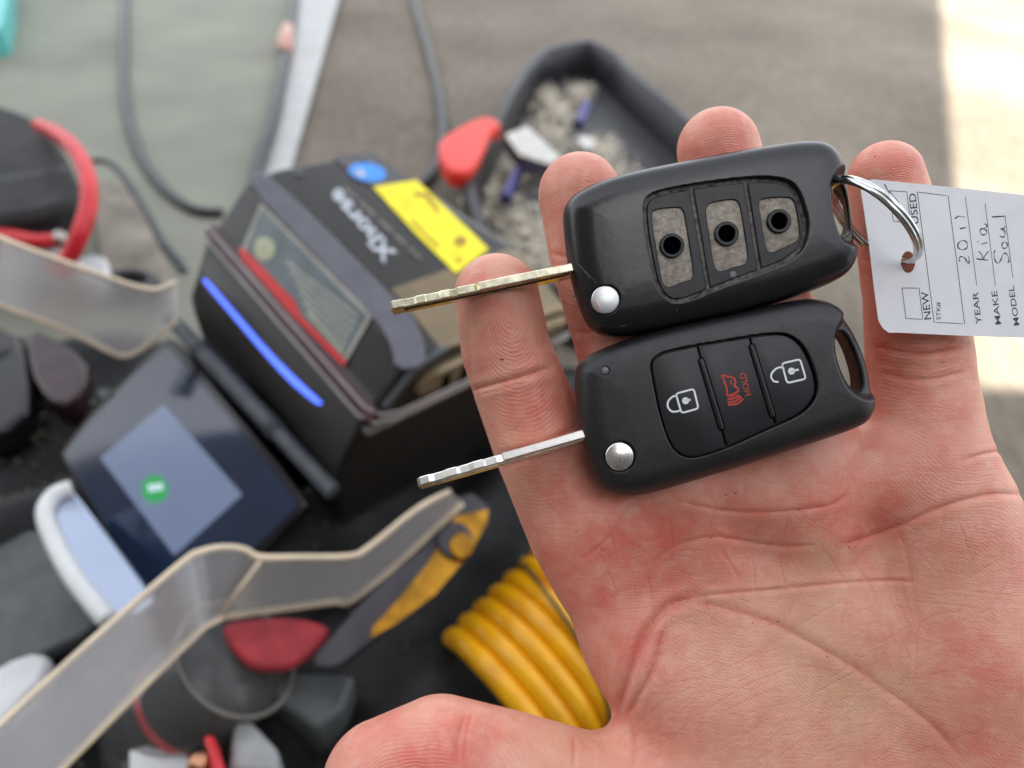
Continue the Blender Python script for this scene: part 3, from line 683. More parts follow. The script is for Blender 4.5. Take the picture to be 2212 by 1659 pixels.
for pad, wn, (tc_, ro, ri) in zip(pads, wins, tubes_):
    W_ = ccw(chaikin(m1(wn), 2))
    # frame plate with a window: bridge ring between outer and inner loop
    def resample(P, n, c):
        a = np.unwrap(np.arctan2(P[:, 1]-c[1], P[:, 0]-c[0])); o = np.argsort(np.mod(np.arctan2(P[:, 1]-c[1], P[:, 0]-c[0]), 2*np.pi)); th = np.mod(np.arctan2(P[:, 1]-c[1], P[:, 0]-c[0]), 2*np.pi)[o]; q = P[o]
        th = np.concatenate([th[-1:]-2*np.pi, th, th[:1]+2*np.pi]); q = np.vstack([q[-1:], q, q[:1]]); tt = np.arange(n)*2*np.pi/n
        return np.stack([np.interp(tt, th, q[:, 0]), np.interp(tt, th, q[:, 1])], 1)
    c = W_.mean(0); n = 160; A = resample(pad, n, c); B = resample(W_, n, c)
    loops = [(A, ZT-2.4), (A, zf-.18), (inset(A, .18), zf), (inset(B, -.2), zf), (B, zf-.2), (B, ZT-2.6)]
    V = [(*p, z) for Lp, z in loops for p in Lp]; Fc = []
    for k in range(len(loops)-1):
        for i in range(n): j = (i+1) % n; Fc.append((k*n+i, k*n+j, (k+1)*n+j, (k+1)*n+i))
    fr = obj('button_frame', np.array(V)*.001, Fc, M_pad, key1, True, auto=40)
    prism('grit_membrane', inset(W_, -.12), ZT-2.6, ZT-1.62, .05, M_grit, fr, 'sandy membrane exposed by the missing button')
    cc = m1([tc_])[0]; th = np.arange(40)*2*np.pi/40; prof = [(ro, zf-1.0), (ro, zf+.25), (ro-.25, zf+.5), (ri+.25, zf+.5), (ri, zf+.25), (ri, ZT-7)]
    V = [(cc[0]+r*math.cos(t), cc[1]+r*math.sin(t), z) for r, z in prof for t in th]; Fc = []
    for k in range(len(prof)-1):
        for i in range(40): j = (i+1) % 40; Fc.append((k*40+i, k*40+j, (k+1)*40+j, (k+1)*40+i))
    Fc.append(tuple(5*40+i for i in range(40)))
    obj('button_post', np.array(V)*.001, Fc, M_pad, key1, True, 'hollow black post where a button sat', auto=45)
    # black plug below the rim, painting the darkness inside the post
    V2, F2 = rings(np.stack([cc[0]+(ri-.02)*np.cos(th), cc[1]+(ri-.02)*np.sin(th)], 1), [(0, ZT-1.75), (0, zf-.02)])
    obj('post_hole_shade', np.array(V2)*.001, F2, M_dark, key1)
disc(ch1, 3.4, ZT-2.2, ZT-.45, M_wornchrome, 'release_button', key1, dome=.28, bev=.3, label='scuffed flat chrome release button')
cp = chaikin(m1([(413, 1190), (425, 1186), (428, 1210), (440, 1232), (432, 1240), (418, 1222)]), 2)
disc(led1, .98, ZT-1.4, ZT-.42, M_led, 'indicator_lamp', key1, dome=.1)
disc(m1([(1220, 1033)])[0], .8, zf-.4, zf+.06, M_led, 'mould_mark', key1, dome=.05, bev=.05)
V, Fc = rings(cp, [(0, ZT-.29), (0.02, ZT-.262)]); obj('copper_wear', np.array(V)*.001, Fc, M_copper, key1)
scr = []                                          # pale scratches on the worn shell
for a, b in (((478, 800), (620, 895)), ((305, 965), (415, 1085)), ((330, 985), (375, 1060)), ((560, 1340), (590, 1330)), ((880, 1235), (895, 1250)), ((560, 490), (590, 470)), ((1190, 410), (1200, 432)), ((960, 1030), (985, 1010))):
    q = m1([a, ((a[0]+b[0])/2+4, (a[1]+b[1])/2-3), b]); t = np.linspace(0, 1, 14)[:, None]; q = (1-t)**2*q[0]+2*t*(1-t)*q[1]+t*t*q[2]
    z = np.full(len(q), ZT)
    for _ in range(4): z = z-f1(np.column_stack([q, z]))
    Vr, Fr = ribbon(q, .07, 0, 0); Vr = np.array(Vr); Vr[:, 2] = np.concatenate([z, z])+.03; scr.append((Vr, Fr))
M_scr = pmat('scratched_plastic', (.16, .16, .16), .6, var=.2, vscale=900)
for V, Fc in scr: obj('scratch', np.array(V)*.001, Fc, M_scr, key1, False)
cuts_old = [(0, 1.6), (.015, .7), (.20, .7), (.21, 1.3), (.27, 1.3), (.285, .6), (.33, .6), (.345, 1.1), (.36, 1.1), (.37, .55), (.46, .55), (.472, 1.2), (.485, .1), (1, 0)]
cuts_old = [(0, 1.8), (.015, .9), (.075, 1.0), (.08, 1.4), (.13, 1.4), (.145, .8), (.19, .8), (.20, 1.2), (.265, 1.25), (.28, .7), (.325, .8), (.335, 1.4), (.36, 1.3), (.37, .6), (.46, .65), (.472, 1.1), (.487, 0), (1, 0)]
blade(key1, bl(843, 663), bl(1290, 572), 6.3, 6.2, 2.1, cuts_old, M_brass, M_darkgroove, -.17)

# ------------------------------------------------------------------ split ring and paper tag
M_ring = pmat('ring_steel', (.62, .63, .61), .16, 1., var=.1, vscale=400)
rc = hp(1888, 478, 8.5); e1 = hp(1965, 566, 8.5)-hp(1812, 392, 8.5); Rr_ = np.linalg.norm(e1)/2; e1 /= np.linalg.norm(e1)
e2 = np.array([-e1[1], e1[0], 0]); e2 = e2 if e2[1] > 0 else -e2
e2 = -.08*e2+np.array([0, 0, .99]); e2 /= np.linalg.norm(e2); e3 = np.cross(e1, e2)
turns = []
for k in range(181):
    t = 4*math.pi*k/180-1.2; turns.append(rc+Rr_*(math.cos(t)*e1+math.sin(t)*e2)+e3*(1.75*(k/180-.5)))
V, Fc = tube(np.array(turns), .78, 12)
ring = obj('split_ring', np.array(V)*.001, Fc, M_ring); ring.matrix_world = HM
tag(ring, 'bright steel split ring linking the worn key to the white tag', 'key ring')
M_card = pmat('white_card', (.80, .80, .82), .6, var=.02, vscale=150, bump=.15, bscale=500, bdist=.0001)
M_ink = pmat('printed_ink', (.05, .055, .09), .6, var=.2, vscale=900)
M_pen = pmat('ball_pen_ink', (.02, .025, .05), .5, var=.3, vscale=1200)
ZG = 7.0
def t3(P, dz=0.):                                  # tag zoom coordinates -> mm, with the card's slight curl
    P = np.atleast_2d(np.asarray(P, float)); px = 1782+.3254*P[:, 0]; py = 270+.3254*P[:, 1]
    u = (px-1870)/340; z = ZG+1.2*u*u+.35*np.sin(u*4+.4)+dz
    s = (HD-z)/F; return np.column_stack([(px-1106)*s, (829.5-py)*s, z])
tagE = thing('paper_key_tag', 'white paper stock tag with handwritten year and make, hanging off the ring', 'tag', HM)
hole = np.array([(552+50*math.cos(t)*.95, 910+72*math.sin(t)) for t in np.arange(48)*2*np.pi/48])
outl = np.array([(232, 400), (262, 372), (320, 360), (700, 398), (1300, 462), (2000, 560), (2040, 1470), (1320, 1412), (900, 1398), (480, 1378), (425, 1380), (385, 1350), (355, 1300), (330, 1120), (290, 780), (252, 520)], float)
c = hole.mean(0); n = 220
def resamp(P, n, c):
    P = np.vstack([np.linspace(P[i], P[(i+1) % len(P)], 24, endpoint=False) for i in range(len(P))])
    th = np.mod(np.arctan2(P[:, 1]-c[1], P[:, 0]-c[0]), 2*np.pi); o = np.argsort(th); th = th[o]; q = P[o]
    th = np.concatenate([th[-1:]-2*np.pi, th, th[:1]+2*np.pi]); q = np.vstack([q[-1:], q, q[:1]]); tt = np.arange(n)*2*np.pi/n
    return np.stack([np.interp(tt, th, q[:, 0]), np.interp(tt, th, q[:, 1])], 1)
A = resamp(outl, n, c); B = resamp(hole, n, c); V = []; Fc = []; NL = 14
for dz in (.0, -.32):
    for k in range(NL+1): V += t3(B+(A-B)*(k/NL), dz).tolist()
top_n = (NL+1)*n
for s in (0, 1):
    for k in range(NL):
        for i in range(n):
            j = (i+1) % n; q = (s*top_n+k*n+i, s*top_n+k*n+j, s*top_n+(k+1)*n+j, s*top_n+(k+1)*n+i); Fc.append(q if s else q[::-1])
for i in range(n):
    j = (i+1) % n; Fc.append((i, j, top_n+j, top_n+i)); Fc.append((NL*n+j, NL*n+i, top_n+NL*n+i, top_n+NL*n+j))
card = obj('card', np.array(V)*.001, Fc, M_card, tagE, True, auto=40)
def stroke_t(name, lines, wd, mat, dz=.03):
    prt = []
    for L in lines:
        Lp = np.asarray(L, float)
        seg = np.vstack([np.linspace(Lp[i], Lp[i+1], 6, endpoint=False) for i in range(len(Lp)-1)]+[Lp[-1:]]) if len(Lp) < 40 else Lp
        T = np.gradient(seg, axis=0); T /= np.linalg.norm(T, axis=1)[:, None]+1e-9; N_ = np.stack([-T[:, 1], T[:, 0]], 1)*(wd*(1 if mat is M_ink else .8+.35*np.sin(np.arange(len(seg))*.45+len(seg))))[:, None]/2 if mat is not M_ink else np.stack([-T[:, 1], T[:, 0]], 1)*wd/2
        a, b = t3(seg+N_, dz), t3(seg-N_, dz); k = len(seg)
        prt.append((np.vstack([a, b]), [(i, k+i, k+i+1, i+1) for i in range(k-1)]))
    V, Fc = merge(prt); return obj(name, np.array(V)*.001, Fc, mat, card, False)
stroke_t('new_box', [closed([(512, 1082), (625, 1083), (650, 1290), (538, 1285)])], 4.5, M_ink)
stroke_t('used_box', [closed([(425, 436), (543, 443), (568, 645), (455, 640)])], 4.5, M_ink)
stroke_t('stock_box', [closed([(613, 445), (818, 470), (928, 1320), (725, 1310)])], 4.5, M_ink)
stroke_t('rule_lines', [[(1008, 1065), (932, 475)], [(1132, 1068), (1063, 520)], [(1248, 1015), (1195, 600)]], 4, M_ink)
tt3 = lambda P: t3(P, .035)
lay_text('new_print', 'NEW', (706, 1288), (684, 1104), 46, tt3, M_ink, card, .008)
lay_text('used_print', 'USED', (622, 655), (602, 452), 46, tt3, M_ink, card, .008)
lay_text('stock_print', 'STK#', (768, 1292), (765, 1175), 28, tt3, M_ink, card, .006)
lay_text('year_print', 'YEAR', (1040, 1320), (1016, 1106), 38, tt3, M_ink, card, .006)
lay_text('make_print', 'MAKE', (1170, 1322), (1142, 1100), 38, tt3, M_ink, card, .006)
lay_text('model_print', 'MODEL', (1292, 1328), (1254, 1066), 38, tt3, M_ink, card, .006)
cm = lambda L: catmull(np.array(L, float), 7)
stroke_t('check_mark', [cm([(395, 392), (420, 440), (445, 500), (470, 545), (495, 568), (515, 568), (505, 540), (470, 490), (432, 440)])], 7, M_pen)
stroke_t('handwritten_year', [cm([(897, 905), (890, 895), (895, 878), (912, 874), (930, 885), (945, 912), (955, 918), (957, 895), (955, 872)]), cm([(880, 800), (895, 775), (925, 768), (945, 785), (942, 815), (918, 828), (892, 822), (880, 800), (884, 790)]), [(895, 688), (938, 680)], [(862, 622), (885, 605), (932, 612)]], 8, M_pen)
stroke_t('handwritten_make', [[(1005, 888), (1085, 898)], cm([(1020, 838), (1040, 860), (1052, 886), (1066, 862), (1088, 838)]), cm([(1040, 790), (1058, 786), (1078, 778)]), [(1012, 775), (1018, 774)], cm([(1035, 690), (1030, 712), (1048, 730), (1070, 722), (1072, 700), (1050, 690), (1034, 690), (1060, 685), (1078, 668), (1055, 655)])], 8, M_pen)
stroke_t('handwritten_model', [cm([(1128, 832), (1122, 860), (1130, 900), (1148, 918), (1165, 900), (1178, 868), (1195, 850), (1215, 870), (1222, 905), (1212, 916)]), cm([(1175, 808), (1178, 785), (1200, 778), (1212, 795), (1205, 815), (1185, 818), (1175, 808)]), cm([(1160, 735), (1185, 745), (1196, 725), (1190, 700), (1165, 692), (1188, 686), (1198, 668)]), [(1108, 610), (1196, 606)]], 8, M_pen)
# ------------------------------------------------------------------ key cutting machine
M_house = pmat('satin_black_housing', (.022, .020, .0175), .33, var=.1, vscale=30, bump=.1, bscale=900, bdist=.0003)
M_gloss = pmat('gloss_black_plastic', (.010, .010, .012), .12, var=.1, vscale=20)
M_hinge = pmat('dark_grey_hinge', (.075, .085, .095), .45, var=.15, vscale=80)
M_glass = pmat('screen_glass', (.012, .024, .055), .07, var=.1, vscale=20, Coat_Weight=.6, Coat_Roughness=.05)
M_disp = pmat('lit_display', (.05, .06, .08), .15, var=.1, vscale=40, Emission_Color=(.24, .31, .50, 1), Emission_Strength=.10)
M_green = pmat('green_display_disc', (.01, .12, .03), .2, var=.1, Emission_Color=(.02, .24, .07, 1), Emission_Strength=.22)
M_barw = pmat('display_bar', (.3, .4, .4), .2, var=.1, Emission_Color=(.35, .45, .5, 1), Emission_Strength=.2)
M_blue = pmat('lit_blue_strip', (.02, .05, .6), .3, var=.05, Emission_Color=(.09, .17, .90, 1), Emission_Strength=.42)
M_label = pmat('grey_label_film', (.13, .165, .175), .35, var=.12, vscale=60)
M_labeledge = pmat('label_border', (.42, .42, .36), .5, var=.1)
M_lred = pmat('label_red', (.72, .02, .02), .4, var=.08)
M_lpale = pmat('label_pale_print', (.55, .58, .38), .5, var=.15)
M_maroon = pmat('maroon_ledge', (.06, .012, .016), .35, var=.2)
M_yel = pmat('yellow_sticker', (.95, .80, .004), .5, var=.08, vscale=60)
M_yelmark = pmat('sticker_print', (.40, .24, .01), .5, var=.2, vscale=200)
M_bluest = pmat('blue_sticker', (.03, .28, .85), .35, var=.12, vscale=100)
M_film = pmat('clear_sticker_film', (.065, .06, .06), .2, var=.2, vscale=40)
M_logo = pmat('silver_logo_print', (.52, .56, .60), .4, var=.2, vscale=300)
M_trim = pmat('edge_trim', (.15, .135, .12), .3, .3, var=.15)
mcam = np.array([[.656, .7055, .2681], [-.6581, .3608, .6608], [.3695, -.61, .701]])
qq, rr_ = np.linalg.qr(mcam); mcam = qq*np.sign(np.diag(rr_))
MW = RC @ mcam; MO = at(545, 372, .60)
MMX = Matrix.Translation(MO) @ Matrix(MW.tolist()).to_4x4()
machine = thing('key_cutting_machine', 'black key cutting machine with yellow sticker and tilted touch screen', 'machine', MMX)
ml = lambda P: (np.atleast_2d(P)-MO) @ MW
W1 = .229
prof = np.array([(.118, -.006), (.104, .003), (.016, .004), (-.010, -.003), (-.033, -.036), (-.040, -.040), (-.0425, -.0445), (-.0600, -.1060), (-.058, -.125), (-.045, -.19), (.110, -.19), (.125, -.05)])
def extrude_w(name, P, w0, w1, mat, parent, bev=.003, P2=None):
    n = len(P); P2 = P if P2 is None else P2; V = [(w0, b, u) for b, u in P]+[(w1, b, u) for b, u in P2]
    Fc = [tuple(range(n))[::-1], tuple(range(n, 2*n))]+[(i, (i+1) % n, n+(i+1) % n, n+i) for i in range(n)]
    o = obj(name, V, Fc, mat, parent, True, auto=25); bevel(o, bev, 3); return o
prof2 = prof.copy(); prof2[[0, 1, 10, 11], 0] += .052
M_groundrefl = pmat('painted_ground_reflection', (.23, .175, .105), .32, .45, var=.12, vscale=30)  # warm tan puts the reflection of sunlit ground into the colour
prof3 = prof2.copy(); prof3[0, 1] = -.030; prof3[1, 1] = -.021; prof3[2, 1] = -.003
secs = [(.006, prof), (W1-.062, prof+(prof2-prof)*.75), (W1, prof3)]; n = len(prof)
V = [(w_, b, u) for w_, P in secs for b, u in P]; Fc = [tuple(range(n))[::-1], tuple(range(2*n, 3*n))]+[(k*n+i, k*n+(i+1) % n, (k+1)*n+(i+1) % n, (k+1)*n+i) for k in (0, 1) for i in range(n)]
housing = obj('housing', V, Fc, [M_house, M_groundrefl], machine, True, auto=25)
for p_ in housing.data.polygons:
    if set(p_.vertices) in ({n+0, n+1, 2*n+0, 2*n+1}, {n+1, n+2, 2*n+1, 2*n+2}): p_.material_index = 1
bevel(housing, .009, 3)
V, Fc = rings(chaikin(np.array([(.012, -.016), (.150, -.026), (.164, -.032), (.164, -.048), (.0, -.048), (-.006, -.03)]), 2), [(0, W1-.004), (0, W1+.003), (.003, W1+.006)])
obj('side_reflection_panel', np.array(V)[:, [2, 0, 1]], Fc, M_groundrefl, machine, True, 'vented side panel with reflected sunlit ground painted on in tan', auto=40)
extrude_w('corner_trim', prof[[2, 3, 4]].tolist()+[(-.028, -.036), (-.006, -.006), (.016, -.002)], W1+.001, W1+.006, M_hinge, housing, .002)
def plane_from(p0, p1):                              # plane through two profile points, along the width axis
    a, b = np.array([0, *p0]), np.array([0, *p1]); n = np.cross([1, 0, 0], b-a); n /= np.linalg.norm(n)
    P0 = MO+MW @ a; N = MW @ n
    return (P0, N) if N @ (CAM-P0) > 0 else (P0, -N)
def plate(name, pts, plane, lift, th, mat, parent, toloc, sm=0, lbl=None, bev=0):
    P0, N = plane; P = np.array(pts, float)
    if sm: P = chaikin(P, sm)
    A = np.array([onplane(x, y, P0+N*lift, N) for x, y in P]); Bk = A-N*th; n = len(A)
    Fc = [tuple(range(n)), tuple(range(n, 2*n))[::-1]]+[((i+1) % n, i, n+i, n+(i+1) % n) for i in range(n)]
    o = obj(name, toloc(np.vstack([A, Bk])), Fc, mat, parent, True, lbl, auto=30)
    if bev: bevel(o, bev, 2)
    return o
z4 = lambda L: [(324+.4231*x, 270+.4231*y) for x, y in L]
z5 = lambda L: [(.6095*x, 648+.6095*y) for x, y in L]
TOP = plane_from(prof[1], prof[2]); FP = plane_from(prof[3], prof[4]); FF = plane_from(prof[6], prof[7])
lab = plate('label_plate', z4([(565, 398), (1135, 970), (985, 1232), (465, 640)]), FP, .0016, .001, M_labeledge, machine, ml, lbl='grey instruction label with a red lower band')
plate('label_film', z4([(568, 425), (1105, 975), (975, 1205), (488, 635)]), FP, .0022, .0005, M_label, lab, ml)
plate('red_band', z4([(450, 625), (490, 640), (690, 850), (735, 895), (765, 970), (1000, 1205), (985, 1232), (740, 985), (470, 685)]), FP, .0029, .0005, M_lred, lab, ml)
plate('pale_emblem', [(571+26*math.cos(t)*.9, 537+26*math.sin(t)) for t in np.arange(14)*2*math.pi/14], FP, .0028, .0004, M_lpale, lab, ml)
for i in range(6):
    a, b = (700+38*i, 690+22*i-70+44), (1000+18*i, 1000+20*i-40)
    a = (690+i*22, 700+i*52); b = (1060-i*16, 985+i*36)
    d = np.array([8, -10]); plate('print_line', z4([a, b, tuple(np.array(b)+d), tuple(np.array(a)+d)]), FP, .0028, .0004, M_lpale if i == 5 else M_labeledge, lab, ml)
plate('light_strip', z4([(262, 785), (282, 785), (420, 945), (600, 1155), (760, 1315), (878, 1420), (868, 1430), (838, 1418), (705, 1305), (568, 1152), (424, 980), (308, 843)]), FF, .0012, .001, M_blue, machine, ml, 1, 'glowing blue light strip')
plate('bevel_sky_reflection', z4([(500, 300), (560, 215), (850, 480), (1190, 830), (1330, 960), (1400, 1100), (1405, 1230), (1250, 1250), (1235, 1120), (1150, 985), (800, 620)]), plane_from(prof[2], prof[3]), .003, .003, pmat('painted_sky_reflection', (.11, .11, .135), .3, var=.1), machine, ml, 1, bev=.001)  # lighter grey plate, sky reflection on the bevel put into its colour
stick = plate('yellow_sticker', z4([(1140, 315), (1360, 280), (1560, 470), (1730, 632), (1562, 755), (1350, 545)]), TOP, .0012, .0006, M_yel, machine, ml)
for c_, r_ in (((1585, 592), 34), ((1575, 690), 14)):
    plate('sticker_mark', z4([(c_[0]+r_*math.cos(t), c_[1]+r_*.8*math.sin(t)) for t in np.arange(12)*2*math.pi/12]), TOP, .0016, .0004, M_yelmark, stick, ml)
plate('sticker_hook', z4([(1345, 340), (1420, 345), (1480, 440), (1470, 452), (1405, 365), (1350, 360)]), TOP, .0016, .0004, M_yelmark, stick, ml)
plate('sticker_line', z4([(1330, 490), (1340, 482), (1480, 620), (1470, 630)]), TOP, .0016, .0004, M_yelmark, stick, ml)
fl = plate('clear_sticker', z4([(930, 165), (1130, 130), (1335, 280), (1135, 320)]), TOP, .0010, .0005, M_film, machine, ml)
bs = plate('blue_oval', z4([(1110+95*math.cos(t)-18*math.sin(t), 240+45*math.sin(t)+38*math.cos(t)*.5) for t in np.arange(20)*2*math.pi/20]), TOP, .0015, .0004, M_bluest, fl, ml)
plate('star_mark', z4([(1040, 225), (1065, 232), (1080, 215), (1085, 238), (1110, 250), (1085, 258), (1085, 275), (1065, 255), (1040, 258), (1052, 242)]), TOP, .0019, .0003, M_logo, bs, ml)
lt = lambda P: ml(np.array([onplane(x, y, TOP[0]+TOP[1]*.0010, TOP[1]) for x, y in P]))*1000
lay_text('logo_print', 'Xhorse', (858, 548), (730, 404), 34, lt, M_logo, machine, .03)
for t0, t1 in ((0, .16), (.2, .34), (.38, .55), (.6, .8), (.84, 1)):
    a = np.array([1375, 690]); b = np.array([985, 325]); p, q = a+(b-a)*t0, a+(b-a)*t1; d = np.array([14, -14])
    plate('caption_print', z4([p, q, q+d, p+d]), TOP, .0010, .0004, M_trim, machine, ml)
# ledge trims round the lower edge of the hood and vents in the side
M_ledge = pmat('silver_ledge_line', (.34, .31, .30), .35, .3, var=.1)
for b_, u_ in ((-.0462, -.0455), (-.0412, -.0398)):
    V, Fc = tube(np.array([(.005, b_, u_), (.1, b_, u_), (W1-.006, b_, u_), (W1+.006, b_+.006, u_), (W1+.010, b_+.02, u_), (W1+.010, .165, u_-.004)]), .0013, 8); obj('ledge_line', V, Fc, M_ledge, machine)
LD = plane_from(prof[4], prof[5])
extrude_w('ledge_trim', np.array([(-.036, -.0375), (-.041, -.0405), (-.0445, -.0450), (-.0415, -.0452), (-.036, -.041)]), .004, W1+.004, M_maroon, machine, .001)
SIDE = (MO+MW @ np.array([W1, 0, 0]), MW[:, 0]); 
if SIDE[1] @ (CAM-SIDE[0]) < 0: SIDE = (SIDE[0], -SIDE[1])
for i in range(4):
    b0 = .020+i*.019; V, Fc = box((W1-.002, b0, -.046), (W1+.0068, b0+.007, -.028)); obj('vent_slot', V, Fc, M_dark, machine, False)
V, Fc = box((W1+.0005, -.045, -.058), (W1+.008, .165, -.053)); bevel(obj('side_trim', V, Fc, M_trim, machine, True, auto=30), .0015)
V, Fc = box((.02, -.05, -.235), (W1-.02, .1, -.189)); bevel(obj('foot', V, Fc, M_dark, machine, True, auto=30), .005)
# touch screen on its hinge
SN = MW @ np.array([0, -.60, .80]); SP = MO+MW @ np.array([.11, -.072, -.118])
SC = (SP, SN)
scr_ = plate('touch_screen', z5([(575, 140), (600, 128), (640, 160), (1075, 690), (1085, 745), (620, 1180), (585, 1180), (225, 590), (205, 525)]), SC, 0, .014, M_gloss, machine, ml, 1, 'tilted touch screen with a pale window and a green disc', bev=.002)
plate('screen_glass', z5([(570, 165), (625, 190), (1050, 700), (1050, 745), (610, 1140), (590, 1140), (240, 575), (228, 530)]), SC, .0012, .001, M_glass, scr_, ml, 1)
dsp = plate('display', z5([(580, 370), (858, 690), (617, 905), (355, 560)]), SC, .0018, .0005, M_disp, scr_, ml)
plate('green_disc', z5([(548+47*math.cos(t), 670+50*math.sin(t)) for t in np.arange(24)*2*math.pi/24]), SC, .0022, .0003, M_green, dsp, ml)
plate('white_bar', z5([(523, 655), (575, 648), (578, 672), (526, 680)]), SC, .0026, .0003, M_barw, dsp, ml)
plate('lens', z5([(368+20*math.cos(t), 330+18*math.sin(t)) for t in np.arange(16)*2*math.pi/16]), SC, .0020, .0003, M_hinge, scr_, ml)
HN = (MO+MW @ np.array([.1, -.066, -.112]), SN)
a, b = onplane(*z5([(605, 65)])[0], *HN), onplane(*z5([(1180, 680)])[0], *HN)
hb = lambda s, t, r: tube(ml(np.vstack([a+(b-a)*s, a+(b-a)*t])), r, 14)
for s, t, r in ((0, .2, .0062), (.21, .66, .0075), (.67, 1, .0066)): obj('hinge_barrel', *hb(s, t, r), M_hinge, machine, True, auto=40)
for s in (.19, .205, .22, .65, .665, .68): obj('hinge_ring', *hb(s, s+.007, .0085), M_hinge, machine, True, auto=40)
# bent carry handle: two flat arms of frosted plastic with light at the edges painted tan
M_frost = pmat('frosted_plastic', (.88, .86, .85), .16, var=.05, vscale=20, Transmission_Weight=.82)
M_edgelight = pmat('painted_edge_light', (.80, .66, .47), .3, var=.08, vscale=60)  # tan stands for light leaking out along the clear plastic's edges
M_brk = pmat('dark_bracket_metal', (.045, .042, .05), .35, .4, var=.12)
M_gold = pmat('amber_anodised_metal', (.42, .20, .012), .28, .7, var=.3, vscale=60)
def strap(name, up, lo, dep, th, parent, lbl):
    A = np.array([at(x, y, d) for (x, y), d in zip(up, dep)]); B = np.array([at(x, y, d) for (x, y), d in zip(lo, dep)])
    A = catmull(A, 6); B = catmull(B, 6); n = len(A); T = np.gradient(A, axis=0); N = np.cross(T, B-A); N /= np.linalg.norm(N, axis=1)[:, None]
    N *= np.sign(((CAM-A)*N).sum(1))[:, None]
    V = np.vstack([A, B, B-N*th, A-N*th]); Fc = []
    for r in range(4):
        for i in range(n-1): Fc.append((r*n+i, r*n+i+1, ((r+1) % 4)*n+i+1, ((r+1) % 4)*n+i))
    Fc += [(0, n, 2*n, 3*n), (n-1, 4*n-1, 3*n-1, 2*n-1)]
    o = obj(name, ml(V), Fc, M_frost, parent, True, lbl, auto=35)
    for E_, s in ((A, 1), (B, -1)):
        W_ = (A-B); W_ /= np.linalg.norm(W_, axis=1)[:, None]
        obj('arm_edge_light', *(lambda v, f: (ml(np.array(v)), f))(*tube(E_-N*th*.5+W_*s*.0003, th*.5, 8)), M_edgelight, o)
    return o

z3 = lambda L: [(378+.3815*x, 1026+.3815*y) for x, y in L]
strap('handle_arm', [(-120, 1685), (0, 1568), (200, 1385), (390, 1222), (440, 1193), (490, 1186), (530, 1192), (562, 1208), (650, 1208), (760, 1205), (800, 1185), (900, 1105), (975, 1062)],
      [(-20, 1800), (110, 1680), (290, 1500), (425, 1370), (455, 1347), (470, 1340), (478, 1337), (490, 1334), (600, 1318), (720, 1302), (765, 1297), (880, 1200), (1000, 1085)],
      [.36, .38, .41, .44, .45, .455, .46, .465, .475, .485, .49, .50, .51], .0045, machine, 'frosted flat handle arm bending up to the bracket')
strap('handle_arm', [(-150, 455), (0, 515), (120, 560), (230, 600), (300, 622), (345, 626), (384, 610)],
      [(-150, 600), (0, 658), (100, 695), (190, 735), (265, 768), (320, 745), (384, 690)],
      [.52, .53, .55, .57, .58, .59, .60], .0045, machine, 'frosted flat handle arm at the left of the screen')
obj('fold_line', *(lambda v, f: (ml(np.array(v)), f))(*tube(np.array([at(562, 1212, .4635), at(516, 1272, .4605), at(472, 1334, .458)]), .0012, 6)), M_edgelight, machine)
CF = lambda px, py, d: (at(px, py, d), RC @ np.array([0.25, .45, .86])/np.linalg.norm([.25, .45, .86]))
bk = plate('handle_bracket', z3([(1530, 200), (1570, 130), (1680, 92), (1785, 190), (1780, 260), (1620, 520), (1200, 880), (960, 1070), (890, 1100), (780, 1095), (800, 1010), (1040, 740), (1280, 480)]), CF(900, 1260, .50), 0, .026, M_brk, machine, ml, 0, 'dark handle bracket with amber side', bev=.002)
plate('amber_side', z3([(1590, 235), (1775, 195), (1765, 270), (1680, 430), (1470, 680), (1240, 850), (1110, 920), (1120, 860), (1270, 700), (1440, 490)]), CF(900, 1260, .50), .0020, .0015, M_gold, bk, ml)
plate('pivot_ring', z3([(1590+110*math.cos(t)*.9, 370+105*math.sin(t)) for t in np.arange(24)*2*math.pi/24]), CF(900, 1260, .50), .006, .004, M_brk, bk, ml, bev=.001)
plate('pivot_cap', z3([(1625+72*math.cos(t)*.95, 400+78*math.sin(t)) for t in np.arange(24)*2*math.pi/24]), CF(900, 1260, .50), .009, .004, M_gold, bk, ml, bev=.0015)
print('machine z', MO, (MO+MW @ np.array([.1, 0, -.235])))

# ------------------------------------------------------------------ things round the machine
ident = lambda P: P
UPN = np.array([0, 0, 1.])
def slab(name, pts, z, th, mat, label, cat, sm=1, bev=.003, parent=None, group=None):
    o = plate(name, pts, (np.array([0, 0, z]), UPN), 0, th, mat, parent, ident, sm, bev=bev)
    if not parent: tag(o, label, cat, group)
    return o
def cable(name, pts, r, mat, label, zs=None, cat='cable'):
    zs = zs or [r]*len(pts); P = catmull(np.array([gp(x, y, z) for (x, y), z in zip(pts, zs)]), 10)
    o = obj(name, *tube(P, r, 12), mat); tag(o, label, cat); return o
M_mat = pmat('grey_green_mat', (.27, .28, .22), .75, var=.10, vscale=5, col2=(.20, .205, .165), bump=.2, bscale=120, bdist=.002)
M_alu = pmat('brushed_aluminium', (.42, .42, .41), .42, .6, var=.06, vscale=30)
M_cable = pmat('black_cable_rubber', (.018, .020, .022), .38, var=.1)
M_redc = pmat('red_cable', (.70, .025, .035), .38, var=.08)
M_blk = pmat('dull_black_plastic', (.018, .018, .021), .48, var=.2, vscale=40)
M_bag = pmat('dark_bag_fabric', (.012, .012, .0125), .7, var=.4, vscale=25, bump=.6, bscale=180, bdist=.003)
M_teal = pmat('teal_plastic', (.12, .55, .52), .45, var=.08)
M_clear = pmat('clear_plastic', (.90, .92, .90), .10, var=.05, vscale=30, Transmission_Weight=.93, IOR=1.3)
M_whitep = pmat('white_plastic', (.72, .73, .72), .45, var=.06)
